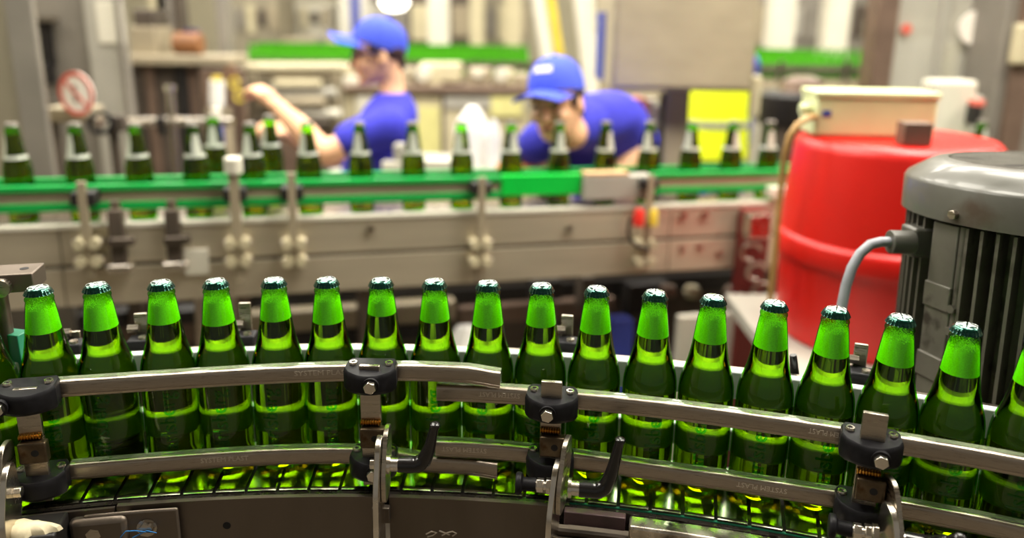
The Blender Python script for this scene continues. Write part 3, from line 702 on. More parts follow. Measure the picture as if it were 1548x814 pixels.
# ------------------------------------------------------------------ red tub and what stands on it
tc_ = at_d(1343, 300, 1.93); tr = 0.262
zt = at_y(1330, 224, tc_.y - 0.2).z; zb = at_y(1300, 566, tc_.y - tr).z
tub = thing('red_tub', 'large red plastic tub with a moulded band, left of the motor', 'tub', (tc_.x, tc_.y, zb))
hh = zt - zb; zband = at_y(1290, 412, tc_.y - tr).z - zb
MB().lathe([(tr - 0.03, 0), (tr - 0.022, 0.006), (tr - 0.012, zband - 0.035), (tr - 0.01, zband - 0.03)], 72).build('lower_drum', 'red', tub, ang=40)
MB().lathe([(tr - 0.012, zband - 0.032), (tr + 0.001, zband - 0.03), (tr + 0.004, zband - 0.022), (tr + 0.004, zband + 0.016), (tr, zband + 0.026), (tr - 0.008, zband + 0.03), (tr - 0.024, hh - 0.03), (tr - 0.028, hh - 0.014), (tr - 0.040, hh - 0.003), (tr - 0.055, hh), (0, hh + 0.001)], 72, cap=False).build('upper_drum', 'red', tub, ang=50)
smd = at_y(1206, 508, tc_.y - tr + 0.05)
# platform under the tub
pf = thing('pale_platform', 'pale painted platform under the red tub', 'platform', (tc_.x + 0.1, tc_.y, 0.0))
MB().box((0.025, -0.05, zb - 0.02), (0.87, 0.66, 0.038)).build('deck', 'greylight', pf, bevel=0.003)
for sx in (-0.2, 0.4):
    for sy in (-0.3, 0.2): MB().box((sx, sy, (zb - 0.04) / 2), (0.05, 0.05, zb - 0.042)).build('leg', 'beige', pf, smooth=False)
bp_ = at_d(1317, 178, 1.86); bw = 0.283
zb0 = zt + 0.001; zb1 = at_y(1317, 140, bp_.y - 0.035).z
cb = thing('plastic_box', 'cream plastic junction box sitting on top of the red tub', 'box', (bp_.x, bp_.y + 0.03, zb0), -0.08)
MB().box((0, 0, (zb1 - zb0) / 2 - 0.006), (bw, 0.13, zb1 - zb0 - 0.014)).build('body', 'creambox', cb, bevel=0.008)
MB().box((0, 0, zb1 - zb0 - 0.007), (bw + 0.006, 0.136, 0.016)).build('lid', 'creambox', cb, bevel=0.004)
MB().box((-bw / 2 + 0.026, -0.0655, 0.058), (0.02, 0.002, 0.014)).build('blue_mark', 'bluepaint', cb, smooth=False)
MB().cyl((-bw / 2 - 0.028, -0.03, 0.065), (-bw / 2 + 0.002, -0.03, 0.065), 0.013, n=16).build('cable_gland', 'creambox', cb)
kp = at_d(1381, 206, 1.74)
tag(MB().box((kp.x, kp.y, zt + 0.0015 + 0.026), (0.062, 0.05, 0.052), Matrix.Rotation(-0.1, 3, 'Z')).build('small_block', 'brown', bevel=0.003), 'small brown-grey block standing in front of the cream box', 'block')
hp_ = [at_d(x, y, d) for x, y, d in ((1232, 176, 1.84), (1222, 178, 1.82), (1206, 188, 1.8), (1194, 205, 1.8), (1186, 235, 1.82), (1182, 270, 1.84), (1177, 320, 1.86), (1172, 380, 1.88))]
hp_.append(Vector((hp_[-1].x, hp_[-1].y, zb + 0.004)))
tag(MB().tube(hp_, 0.0075, 12).build('hose', 'tan', ang=60), 'thin tan hose drooping from the cream box past the red tub', 'hose')

# ------------------------------------------------------------------ back conveyor in its own frame
BA, BB = at_d(30, 337, 1.90), at_d(1157, 300, 2.45)
bxv = (BB - BA).normalized(); byv = Vector((-bxv.y, bxv.x, 0)).normalized(); bzv = bxv.cross(byv)
BM = Matrix((bxv, byv, bzv)).transposed().to_4x4(); BM.translation = BA
BMI = BM.inverted()
def bl(x, y, n):
    """pixel -> local (s, n, h) on the plane n = const of the back conveyor"""
    o = BMI @ CAMP; d = BMI.to_3x3() @ ray(x, y); t = (n - o.y) / d.y
    return o + d * t
bc = thing('back_conveyor', 'straight stainless conveyor with green guide rails crossing the hall behind', 'conveyor')
bc.matrix_world = BM; bc.location = BA; bc.rotation_euler = BM.to_euler()
S0, S1 = -0.75, 3.3
def bpart(name, m, s0, s1, n0, n1, h0, h1, bevel=0.0, parent=None):
    return MB().box(((s0 + s1) / 2, (n0 + n1) / 2, (h0 + h1) / 2), (s1 - s0, n1 - n0, h1 - h0)).build(name, m, parent or bc, smooth=False, bevel=bevel)
NF_ = -0.075
hA = bl(600, 327, NF_).z; hS = bl(600, 381, NF_).z; hB = bl(600, 434, NF_).z
print('back conveyor h', hA, hS, hB, 'bottle spots')
bpart('chain_bed', 'steel', S0, S1, -0.06, 0.06, -0.03, -0.002)
js = [S0, bl(92, 380, NF_).x, bl(720, 380, NF_).x, bl(1010, 380, NF_).x, S1]
for a, b_ in zip(js[:-1], js[1:]):
    bpart('side_panel', 'bgsteel', a + 0.0015, b_ - 0.0015, NF_, NF_ + 0.006, hS + 0.006, hA, 0.001)
    bpart('lower_panel', 'bgsteel', a + 0.0015, b_ - 0.0015, NF_ - 0.004, NF_ + 0.006, hB, hS - 0.005, 0.001)
bpart('top_flange', 'white', S0, S1, NF_ - 0.003, NF_ + 0.02, hA - 0.004, hA + 0.006)
bpart('seam_channel', 'dark', S0, S1, NF_ + 0.004, NF_ + 0.02, hS - 0.006, hS + 0.007)
bpart('inner_beam', 'dark', S0, S1, -0.05, 0.07, hB + 0.01, -0.032)
bpart('far_panel', 'bgsteel', S0, S1, 0.07, 0.076, hB, -0.005)
for s_ in (-0.3, 0.85, 2.1):
    zl_ = -(BA.z + s_ * bxv.z)
    for n_ in (-0.04, 0.05): bpart('leg', 'steel_dark', s_ - 0.025, s_ + 0.025, n_ - 0.02, n_ + 0.02, zl_, hB + 0.012)
# guide rails: channel with green strips above and below
RN = -0.047
def hseg(y, n=RN): return bl(600, y, n).z
gt0, gt1, gm, gb0, gb1 = hseg(278), hseg(269), hseg(293), hseg(304), hseg(293)
sg0, sg1, sg2 = bl(757, 280, RN).x, bl(876, 280, RN).x, bl(978, 280, RN).x
for a, b_ in ((S0, sg0 - 0.003), (sg2 + 0.01, S1)):
    rl = bpart('front_rail_channel', 'beige', a, b_, RN - 0.006, RN + 0.006, gb1, gt0)
    bpart('green_strip', 'green', a, b_, RN - 0.012, RN + 0.011, gt0, gt1, 0.002, rl)
    bpart('green_strip', 'green', a, b_, RN - 0.012, RN + 0.011, gb0, gb1, 0.002, rl)
rl = bpart('rear_rail_channel', 'steel', S0, S1, 0.041, 0.053, gb1, gt0)
bpart('green_strip', 'green', S0, S1, 0.036, 0.058, gt0, gt1, 0.002, rl)
bpart('green_strip', 'green', S0, S1, 0.036, 0.058, gb0, gb1, 0.002, rl)
bpart('bright_green_guide', 'greenbright', sg0, sg1, RN - 0.014, RN + 0.008, bl(815, 294, RN).z, bl(815, 263, RN).z, 0.003)
gx = bpart('grey_sensor_housing', 'greylight', sg1 + 0.004, sg2, RN - 0.035, RN + 0.010, bl(925, 302, RN - 0.03).z, bl(925, 266, RN - 0.03).z, 0.004)
bpart('wooden_top', 'wood', sg1 + 0.004, sg1 + 0.14, RN - 0.035, RN + 0.010, bl(925, 266, RN - 0.03).z + 0.0005, bl(925, 263, RN - 0.03).z + 0.004, 0.001, gx)
# posts with clamps and spacers
def bpost(px, ytop, ybot, wide=0.02, m='beige', knobs=True):
    s_, h1 = bl(px, ytop, NF_ - 0.03).x, bl(px, ytop, NF_ - 0.03).z
    h0 = bl(px, ybot, NF_ - 0.03).z
    p = bpart('guide_post', m, s_ - wide / 2, s_ + wide / 2, NF_ - 0.034, NF_ - 0.024, h0, h1, 0.001)
    MB().box((s_, (NF_ - 0.02 + RN) / 2, (gt0 + gb1) / 2 + 0.006), (0.055, 0.075, 0.034)).build('rail_clamp', 'darkest', p, bevel=0.005)
    if knobs:
        for yk in (369, 396):
            hk = bl(px, yk, NF_ - 0.03).z
            if hk > h0 - 0.03:
                for dx_ in (-0.018, 0.018):
                    MB().cyl((s_ + dx_, NF_ + 0.002, hk), (s_ + dx_, NF_ - 0.042, hk), 0.0130, n=18).build('spacer_bolt', 'cream', p)
                MB().box((s_, NF_ - 0.026, hk), (0.07, 0.012, 0.016)).build('cross_strap', 'steel', p, bevel=0.002)
    return p
bpost(122, 275, 420); bpost(352, 248, 430, 0.024); bpost(440, 262, 408); bpost(729, 268, 402); bpost(985, 265, 388)
q = bl(352, 246, NF_ - 0.03); MB().cyl((q.x, q.y + 0.01, q.z - 0.03), (q.x, q.y + 0.01, q.z + 0.012), 0.022, n=20).build('white_sensor_head', 'white', bc, bevel=0.004)
for px, y0, y1 in ((172, 318, 412), (258, 318, 408)):
    q = bl(px, y0, NF_ - 0.03); q2 = bl(px, y1, NF_ - 0.03)
    p = bpart('sensor_holder', 'dark', q.x - 0.017, q.x + 0.017, NF_ - 0.03, NF_ - 0.002, q2.z + 0.02, q.z, 0.004)
    MB().cyl((q.x, NF_ - 0.012, q.z), (q.x, NF_ - 0.012, q.z + 0.02), 0.012, n=16).build('sensor_cap', 'steel', p)
    MB().box((q.x + 0.01, NF_ - 0.028, (q.z + q2.z) / 2), (0.06, 0.03, 0.02)).build('cross_arm', 'steel_dark', p, bevel=0.003)
    MB().box((q.x, NF_ - 0.022, q2.z + 0.01), (0.06, 0.035, 0.02)).build('foot_clamp', 'steel_bright', p, bevel=0.004)
for px, py in ((270, 340), (1032, 325), (1064, 324), (1030, 375), (1056, 372), (1085, 382), (560, 345), (860, 345)):
    q = bl(px, py, NF_); MB().cyl((q.x, NF_ + 0.002, q.z), (q.x, NF_ - 0.010, q.z), 0.011, n=12).build('panel_bolt', 'steel', bc)
q0, q1 = bl(280, 417, NF_ - 0.012), bl(314, 377, NF_ - 0.012)
tag(MB().box(BM @ Vector(((q0.x + q1.x) / 2, NF_ - 0.008, (q0.z + q1.z) / 2)), (q1.x - q0.x, 0.006, q1.z - q0.z), BM.to_3x3()).build('white_tag', 'white', bevel=0.001), 'blank white tag fixed to the lower panel of the back conveyor', 'tag')
# red and yellow beacon knobs with a cable loop near the right posts
bn = thing('push_button', 'red and yellow button pair on a cable loop beside a conveyor post', 'button', BM @ bl(970, 325, NF_ - 0.05))
o_ = bn.location
for px, mm, r_ in ((966, 'redbottle', 0.016), (988, 'yellow', 0.012)):
    c_ = BM @ bl(px, 326, NF_ - 0.05) - o_
    MB().lathe([(0, 0.02), (r_ * 0.7, 0.018), (r_, 0.008), (r_, -0.03)], 20, tuple(c_), cap=False).build('button_head', mm, bn)
MB().tube([BM @ bl(x, y, NF_ - 0.04) - o_ for x, y in ((962, 322), (952, 335), (950, 352), (956, 366), (968, 374), (980, 376))], 0.006, 10).build('cable_loop', 'darkest', bn)
# bottles on the back conveyor
BACK = 'labelled green bottles spaced along the back conveyor'
def back_bottle():
    t = thing('back_beer_bottle', '', 'bottle', (0, 0, 0), 0, BACK)
    MB().lathe(PROF, 28, cap=False).build('glass_body', 'shell', t, ang=60)
    MB().lathe([(0.0, 0.008)] + [(r_at(z) - GAP, z) for z in (0.012, 0.06, 0.118, 0.137, 0.151, 0.163, 0.178, 0.2, 0.22)] + [(0, 0.22)], 24, cap=False).build('beer', 'beerdark', t)
    b = MB(); b.lathe([(r_at(0.163) + 0.0007, 0.163), (r_at(0.168) + 0.0007, 0.168), (r_at(0.172) + 0.0007, 0.172)], 28, cap=False)
    zz = (0.172, 0.185, 0.2, 0.214, 0.222); n_ = 10
    for z in zz:
        for i in range(n_ + 1):
            a = -PI / 2 + (i / n_ - 0.5) * 1.1 * (1 if z < 0.21 else 0.75); r = r_at(z) + 0.0007; b.v.append((r * math.cos(a), r * math.sin(a), z))
    o0 = len(b.v) - len(zz) * (n_ + 1)
    for k in range(len(zz) - 1):
        for i in range(n_): q = o0 + k * (n_ + 1) + i; b.f.append((q, q + 1, q + n_ + 2, q + n_ + 1))
    b.build('neck_label', 'foil', t)
    MB().lathe([(0.0, 0.2515), (0.0135, 0.2500), (0.0155, 0.2440), (0.0157, 0.2420), (0.0145, 0.2420)], 28, cap=False).build('crown_cap', 'grey', t)
    return t
bproto = None
wh = ['far left beside the grey column', 'below the round no-entry sign', 'left of the leaning rod', 'in front of a twin, under the bright crossbar', 'just behind its twin, under the bright crossbar', 'left of the raised elbow, front of a pair', 'behind its neighbour, below the raised forearm', 'under the raised elbow', 'at the front of the blue T-shirt', 'before the back of the blue T-shirt', 'alone, left of a post clamp', 'left edge of the bright green guide', 'before the face of the bending worker', 'above the wooden topped housing', 'at the right shoulder of the bending worker', 'left side of the yellow vest', 'right side of the yellow vest', 'alone, left of the tan hose', 'right of the cream box behind the motor']
for (px, py, n_), w_ in zip(((30, 197, 0), (124, 196, 0), (213, 194, 0), (299, 193, -0.005), (323, 195, 0.06), (384, 193, -0.005), (411, 198, 0.06), (469, 199, 0), (547, 192, 0), (626, 192, 0), (699, 197, 0), (773, 196, 0), (845, 192, 0), (914, 189, 0), (979, 191, 0), (1042, 197, 0), (1103, 197, 0), (1158, 195, 0), (1472, 190, 0.0)), wh):
    s_ = bl(px, 270, n_).x; n_ = min(max(n_, -0.012), 0.008) if n_ < 0.05 else 0.16
    loc_ = BM @ Vector((s_, n_, 0.0))
    lab = 'labelled green bottle on the back conveyor, ' + w_
    if bproto is None: bproto = back_bottle(); o = bproto; o.location = loc_; o['label'] = lab
    else: o = dup(bproto, loc_, (0, 0, random.uniform(-2, 2)), lab)
    o.rotation_euler = (0, 0, random.uniform(-1, 1))
bpart('chain_ledge', 'steel', S0, bl(640, 270, 0.16).x, 0.10, 0.21, -0.02, -0.002)

# ------------------------------------------------------------------ hall machinery behind
def span(x0, y0, x1, y1, Y):
    """world box face on the plane y = Y covering the pixel rectangle"""
    xc, yc = (x0 + x1) / 2, (y0 + y1) / 2
    return at_y(x0, yc, Y).x, at_y(x1, yc, Y).x, at_y(xc, y1, Y).z, at_y(xc, y0, Y).z
def fb(name, m, x0, y0, x1, y1, Y, th, parent=None, floor=False, bevel=0.0, ztop=None, zbot=None):
    a, b_, z0, z1 = span(x0, y0, x1, y1, Y)
    if floor: z0 = 0.0
    if ztop is not None: z1 = ztop
    if zbot is not None: z0 = zbot
    return MB().box(((a + b_) / 2, Y + th / 2, (z0 + z1) / 2), (b_ - a, th, z1 - z0)).build(name, m, parent, world=parent is not None, smooth=False, bevel=bevel)
def pcyl(b, x0, y0, x1, y1, Y, r): return b.cyl(at_y(x0, y0, Y), at_y(x1, y1, Y), r, n=16)
def base(x, Y): p = at_y(x, 200, Y); return (p.x, p.y, 0.0)

# left machine housing
t = thing('machine_housing', 'tall grey-green machine housing standing at the left frame edge', 'machine', base(10, 2.6))
fb('column', 'olive', -230, 0, 60, 260, 2.6, 0.05, t, True, 0.02, ztop=2.6)
fb('corner_strip', 'grey', 22, 0, 64, 260, 2.585, 0.02, t, True, 0.006, ztop=2.6)
t = thing('grey_cabinet', 'grey steel cabinet with a pale door behind the no-entry sign', 'cabinet', base(140, 3.4))
fb('body', 'grey', 62, 0, 142, 270, 3.4, 0.2, t, True, 0.01, ztop=2.7)
d_ = fb('pale_door', 'greylight', 140, 0, 192, 270, 3.37, 0.04, t, True, 0.008, ztop=2.7)
fb('upper_window', 'white', 146, 2, 186, 66, 3.362, 0.01, d_, bevel=0.003)
fb('door_edge', 'grey', 186, 0, 194, 270, 3.35, 0.05, d_, True, 0.003, ztop=2.7)
fb('black_slot', 'darkest', 46, 33, 74, 98, 3.36, 0.05, t); fb('slot_frame', 'steel', 43, 26, 78, 33, 3.34, 0.05, t); fb('black_arm', 'darkest', 56, 96, 74, 128, 3.34, 0.06, t, bevel=0.01)
# support arm carrying sign and hand wheel
t = thing('sign_stand', 'beige steel arm reaching out below the round no-entry sign', 'bracket', base(95, 2.75))
fb('arm', 'beige', 66, 163, 132, 186, 2.75, 0.12, t, bevel=0.008); fb('arm_post', 'dark', 62, 184, 80, 250, 2.78, 0.06, t, True)
fb('sign_stalk', 'steel', 112, 150, 118, 170, 2.74, 0.02, t)
sg = at_y(115, 142, 2.70)
t = thing('no_entry_sign', 'round white prohibition sign with red ring and slash', 'sign', sg, -0.30)
def disc(b, r0, r1, y0, y1, n=40):
    out = [(r1 * math.cos(2 * PI * i / n), r1 * math.sin(2 * PI * i / n)) for i in range(n)]
    if r0 <= 0: return b.prism(out, y0, y1, lambda p, q, h: Vector((p, h, q)))
    vs = [Vector((r * math.cos(2 * PI * i / n), y, r * math.sin(2 * PI * i / n))) for y in (y0, y1) for r in (r0, r1) for i in range(n)]
    fs = []
    for i in range(n):
        j = (i + 1) % n
        fs += [(i, j, n + j, n + i), (2 * n + i, 3 * n + i, 3 * n + j, 2 * n + j), (i, 2 * n + i, 2 * n + j, j), (n + i, n + j, 3 * n + j, 3 * n + i)]
    return b.add(vs, fs)
disc(MB(), 0, 0.078, 0.0, 0.004).build('disc', 'signwhite', t, smooth=False)
disc(MB(), 0.062, 0.078, -0.002, 0.0).build('red_ring', 'signred', t, smooth=False)
MB().box((0, -0.001, 0), (0.13, 0.002, 0.011), Matrix.Rotation(math.radians(45), 3, 'Y')).build('red_slash', 'signred', t, smooth=False)
MB().box((-0.004, -0.0006, 0.0), (0.016, 0.001, 0.06)).build('figure', 'brown', t, smooth=False)
MB().cyl((0, 0.004, -0.05), (0, 0.03, -0.055), 0.006, n=10).build('stem', 'steel', t)
hw = at_y(152, 186, 2.68)
t = thing('hand_wheel', 'black hand wheel beside the beige arm below the sign', 'wheel', hw, 0.5)
b = MB(); b.tube([(0.036 * math.cos(a), 0, 0.036 * math.sin(a)) for a in [2 * PI * i / 28 for i in range(29)]], 0.008, 10, False); b.build('rim', 'black', t)
for k in range(3):
    a = k * 2.094 + 0.4; MB().cyl((0, 0, 0), (0.034 * math.cos(a), 0, 0.034 * math.sin(a)), 0.005, n=8).build('spoke', 'black', t)
MB().cyl((0, -0.014, 0), (0, 0.05, 0), 0.012, n=14).build('hub', 'brown', t); MB().cyl((0, 0.03, 0), (-0.03, 0.10, 0.0), 0.012, n=12).build('spindle', 'steel', t)
fb('bracket_tail', 'dark', 168, 175, 186, 200, 2.7, 0.04, t, bevel=0.008); fb('drop_rod', 'dark', 166, 195, 178, 245, 2.72, 0.02, t, True)
# crossbars and rods
t = thing('crossbar_stand', 'horizontal bright steel crossbars held by a tall knobbed rod', 'stand', base(257, 2.9))
for x0, x1 in ((189, 238), (247, 318), (332, 352)): pcyl(MB(), x0, 184, x1, 184, 2.9, 0.017).build('crossbar', 'steel_bright', t, world=True)
pcyl(MB(), 236, 184, 250, 184, 2.9, 0.008).build('link', 'steel', t, world=True); pcyl(MB(), 316, 184, 334, 184, 2.9, 0.008).build('link', 'steel', t, world=True)
p0 = at_y(257, 138, 2.9); MB().cyl(p0, (p0.x, p0.y, 0), 0.014, n=14).build('rod', 'steel', t, world=True)
MB().cyl(p0, p0 + Vector((0, 0, 0.022)), 0.020, n=14).build('knob', 'steel_bright', t, world=True)
fb('black_latch', 'darkest', 236, 178, 248, 205, 2.88, 0.03, t, bevel=0.004)
t = thing('blue_stem_valve', 'small valve with white cap on a blue stem between the crossbars', 'valve', base(326, 2.95))
fb('stem', 'bluepaint', 322, 180, 334, 262, 2.95, 0.04, t, True); c_ = at_y(327, 170, 2.96)
MB().lathe([(0, 0.02), (0.016, 0.015), (0.02, 0), (0.018, -0.03)], 16, tuple(c_ - Vector(base(326, 2.95))), cap=False).build('white_cap', 'white', t)
# dark bench with beam
t = thing('machine_bench', 'dark machine bench with a pale beam top, left of the raised hand', 'machine', base(270, 4.2))
fb('beam', 'beige', 188, 84, 346, 99, 4.2, 0.32, t, bevel=0.01)
for i, (x0, x1, mm) in enumerate(((194, 206, 'grey'), (206, 224, 'dark'), (226, 238, 'brown'), (240, 270, 'dark'), (272, 288, 'darkest'), (290, 303, 'brown'), (305, 340, 'dark'))):
    fb('front_panel', mm, x0, 99, x1, 275, 4.25 + 0.02 * (i % 2), 0.25, t, True, 0.004)
fb('bench_box', 'beige', 196, 40, 236, 85, 4.28, 0.22, t, bevel=0.01); fb('bench_box', 'dark', 200, 14, 232, 40, 4.29, 0.2, t, bevel=0.01)
fb('rear_frame', 'cream', 226, 0, 250, 32, 4.56, 0.1, t, True, ztop=2.4); fb('rear_frame', 'grey', 240, 0, 262, 84, 4.56, 0.1, t, True, ztop=2.6); fb('rear_frame', 'dark', 262, 0, 276, 84, 4.58, 0.1, t, True, ztop=2.6); fb('rear_frame', 'grey', 328, 0, 342, 84, 4.56, 0.1, t, True, ztop=2.6)
c_ = at_y(285, 66, 4.35)
t = thing('small_drum', 'orange-brown small drum with dark ends lying on the beam', 'drum', (c_.x, c_.y, c_.z - 0.065))
MB().cyl((-0.075, 0, 0.065), (0.075, 0, 0.065), 0.062, n=24).build('drum_body', 'copper', t, bevel=0.01)
fb('top_box', 'navy', 278, 44, 296, 54, 4.35, 0.06, t); fb('foot', 'navy', 276, 76, 298, 84, 4.33, 0.08, t)
# fittings left of the hand
t = thing('fitting_stand', 'stand with a white canister and yellow ring fittings', 'stand', base(330, 3.5))
pcyl(MB(), 328, 122, 328, 160, 3.5, 0.034).build('canister', 'bag', t, world=True); p0 = at_y(328, 122, 3.5)
MB().cyl(p0, p0 + Vector((0, 0, 0.02)), 0.022, n=14).build('collar', 'yellow', t, world=True)
fb('back_board', 'brown', 308, 105, 372, 265, 3.62, 0.04, t, True); fb('lower_box', 'beige', 312, 165, 344, 230, 3.5, 0.08, t, True)
for x, y, mm in ((354, 125, 'yellow'), (362, 146, 'yellow'), (350, 108, 'copper')):
    c_ = at_y(x, y, 3.5)
    MB().tube([c_ + Vector((0.02 * math.cos(a), 0, 0.024 * math.sin(a))) for a in [2 * PI * i / 20 for i in range(21)]], 0.006, 8, False).build('ring_fitting', mm, t, world=True)
    MB().cyl(c_, c_ + Vector((0, 0.13, 0)), 0.008, n=8).build('fitting_stub', 'brown', t, world=True)

# far bottle table with its bed of bottles
FT = 5.6
t = thing('bottle_table', 'long far conveyor table carrying the distant bed of green bottles', 'conveyor', base(780, FT))
zb_t = at_y(780, 123, FT).z
xa, xb = at_y(340, 100, FT).x, at_y(1330, 100, FT).x
MB().box(((xa + xb) / 2, FT + 0.45, zb_t - 0.05), (xb - xa, 0.98, 0.1)).build('bed', 'steel', t, world=True, smooth=False)
MB().box(((xa + xb) / 2, FT - 0.05, at_y(780, 96, FT).z - 0.012), (xb - xa, 0.02, 0.05)).build('shadow_line_rail', 'dark', t, world=True, smooth=False)  # guard rail painted dark to carry the shadow line below the bottles
MB().box(((xa + xb) / 2, FT - 0.04, zb_t - 0.045), (xb - xa, 0.03, 0.17)).build('front_apron', 'beige', t, world=True, smooth=False)
for x in (360, 560, 770, 1160, 1300): fb('leg', 'grey', x - 6, 120, x + 6, 300, FT + 0.1, 0.1, t, True)
for x in (420, 600, 720, 1180, 1280): fb('guard_post', 'steel', x - 3, 92, x + 3, 130, FT - 0.06, 0.02, t)
fbm = MB().lathe([(0.03, 0), (0.0333, 0.01), (0.0333, 0.125), (0.030, 0.15), (0.021, 0.185), (0.0155, 0.23), (0.0155, 0.25), (0.0, 0.251)], 12, cap=False)
fp_ = None; n_far = 0
FARL = 'small distant green bottle standing in the blurred bed of bottles behind the workers'
for x0, x1 in ((378, 800), (1138, 1312)):
    wa, wb = at_y(x0, 80, FT).x, at_y(x1, 80, FT).x
    for row in range(4):
        x = wa + (row % 2) * 0.034
        while x < wb and n_far < 296:
            if fp_ is None: fp_ = fbm.build('far_beer_bottle', 'farglass'); o = fp_
            else: o = fp_.copy(); C.objects.link(o)
            tag(o, FARL, 'bottle', 'distant green bottles massed on the far table'); o.location = (x, FT + 0.035 + row * 0.067, zb_t + 0.0005); x += 0.071; n_far += 1
# machine parts under the far table
t = thing('filling_machine', 'pale low machine with rounded fittings in front of the far bottle table', 'machine', base(640, 5.0))
fb('body', 'cream', 470, 138, 800, 270, 5.05, 0.45, t, True, 0.01); fb('top_ledge', 'brown', 466, 131, 802, 140, 5.0, 0.5, t, bevel=0.006)
for x0, y0, x1, y1, mm in ((500, 98, 560, 112, 'cream'), (478, 116, 545, 130, 'white'), (590, 104, 625, 130, 'beige'), (632, 96, 666, 130, 'cream'), (662, 96, 696, 122, 'cream'), (706, 104, 742, 130, 'beige'), (748, 106, 776, 130, 'cream'), (776, 112, 800, 130, 'beige')):
    fb('fitting_box', mm, x0, y0, x1, y1 + 3, 5.15, 0.25, t, bevel=0.02)
for x, y, r_ in ((639, 112, 0.05), (758, 114, 0.045), (722, 112, 0.03), (470, 122, 0.04), (530, 122, 0.035)):
    c_ = at_y(x, y, 5.1); MB().cyl(c_, c_ + Vector((0, 0.1, 0)), r_, n=20).build('round_cover', 'white', t, world=True, bevel=0.006)
fb('yellow_panel', 'paleyellow', 628, 162, 664, 238, 5.03, 0.03, t, bevel=0.004); fb('door_panel', 'white', 540, 146, 622, 262, 5.03, 0.03, t, bevel=0.004)
fb('door_gap', 'dark', 668, 142, 672, 262, 5.04, 0.02, t); fb('lower_band', 'greylight', 672, 146, 798, 164, 5.03, 0.03, t); fb('yellow_panel', 'paleyellow', 742, 146, 790, 176, 5.02, 0.03, t)
t = thing('pipe_rack', 'beige rack of stacked pipes between the raised hand and the face', 'rack', base(440, 4.6))
for i, (y, mm, r_) in enumerate(((102, 'cream', 0.03), (113, 'beige', 0.035), (127, 'cream', 0.028), (140, 'greylight', 0.03), (155, 'beige', 0.035), (172, 'white', 0.03), (186, 'dark', 0.02), (198, 'brown', 0.03))):
    pcyl(MB(), 372 + (i % 3) * 22, y, 520 - (i * 17) % 40, y, 4.6 + 0.03 * (i % 2), r_).build('pipe', mm, t, world=True)
for x in (384, 452, 508): fb('upright', 'beige', x - 4, 96, x + 4, 260, 4.7, 0.05, t, True)
fb('back_sheet', 'olive', 370, 98, 520, 262, 4.78, 0.03, t, True); fb('lower_box', 'brown', 372, 200, 470, 262, 4.55, 0.12, t, True, 0.01)
def sack(name, lab, cat, x0, y0, x1, y1, Y, m, seed, zb=None):
    a, b_, z0, z1 = span(x0, y0, x1, y1, Y); z0 = zb if zb is not None else z0
    rnd = random.Random(seed); bb = MB(); n = 20; rings = []
    ph_ = [rnd.uniform(0, 6) for _ in range(4)]
    for k in range(10):
        v = k / 9; w = (b_ - a) / 2 * (0.9 + 0.1 * math.sin(v * 3)) * (1 if v < 0.6 else 1 - 0.75 * ((v - 0.6) / 0.4) ** 1.6)
        rings.append([Vector(((a + b_) / 2 + w * math.cos(t_) * (1 + 0.07 * math.sin(3 * t_ + ph_[0] + v * 4)), Y + w * 0.6 * math.sin(t_) * (1 + 0.08 * math.sin(4 * t_ + ph_[1])), z0 + (z1 - z0) * v)) for t_ in [2 * PI * i / n for i in range(n)]])
    return tag(bb.loft(rings).build(name, m, ang=70), lab, cat)
t = thing('work_bench', 'low pale bench carrying white sacks behind the back conveyor', 'bench', base(700, 3.4))
zbench = at_y(700, 252, 3.4).z
MB().box((base(690, 3.4)[0], 3.5, zbench - 0.02), (1.1, 0.5, 0.04)).build('top', 'greylight', t, world=True, bevel=0.004)
for x in (530, 850): fb('leg', 'grey', x - 8, 250, x + 8, 400, 3.4, 0.05, t, True, zbot=0, ztop=zbench - 0.04)
sack('white_sack', 'tall white plastic sack standing behind the lone bottle at centre', 'bag', 688, 160, 742, 250, 3.42, 'bag', 3, zbench)
sack('white_sack', 'slimmer white plastic sack tucked right of the tall one', 'bag', 734, 180, 758, 250, 3.36, 'bag', 5, zbench)
tag(fb('paper_box', 'white', 577, 246, 614, 262, 2.59, 0.055, zbot=BA.z - 0.0605 + 0.0005, bevel=0.003), 'white carton at the waist of the worker in profile', 'box')
# shelf behind the conveyor for the cartons
t = thing('side_shelf', 'narrow steel shelf along the rear of the back conveyor', 'shelf', base(690, 2.6))
zs_ = BA.z - 0.06
MB().box((base(660, 2.66)[0] + 0.1, 2.62, zs_ - 0.012), (1.25, 0.075, 0.02)).build('shelf_board', 'steel', t, world=True, smooth=False)
for x in (500, 820): p = at_y(x, 260, 2.7); zl_ = (BM @ Vector((bl(x, 415, 0.2).x, 0.3, bl(560, 415, 0.2).z))).z; MB().box((p.x, 2.62, (zs_ - 0.022 + zl_) / 2), (0.03, 0.03, zs_ - 0.022 - zl_)).build('shelf_leg', 'steel_dark', t, world=True, smooth=False)
tag(fb('paper_box', 'white', 640, 243, 690, 262, 2.59, 0.055, zbot=zs_, bevel=0.003), 'white carton between the two bright bottles right of the blue shirt', 'box')
for x0, x1, lab in ((750, 764, 'small orange block left of the bottle at the bright green guide'), (783, 808, 'orange block right of the bottle at the bright green guide')):
    tag(fb('orange_block', 'orange', x0, 250, x1, 268, 2.595, 0.05, zbot=zs_, bevel=0.006), lab, 'block')
tag(fb('grey_canister', 'greylight', 594, 218, 612, 250, 2.60, 0.05, zbot=zs_, bevel=0.01), 'small pale canister against the back of the blue T-shirt', 'canister')

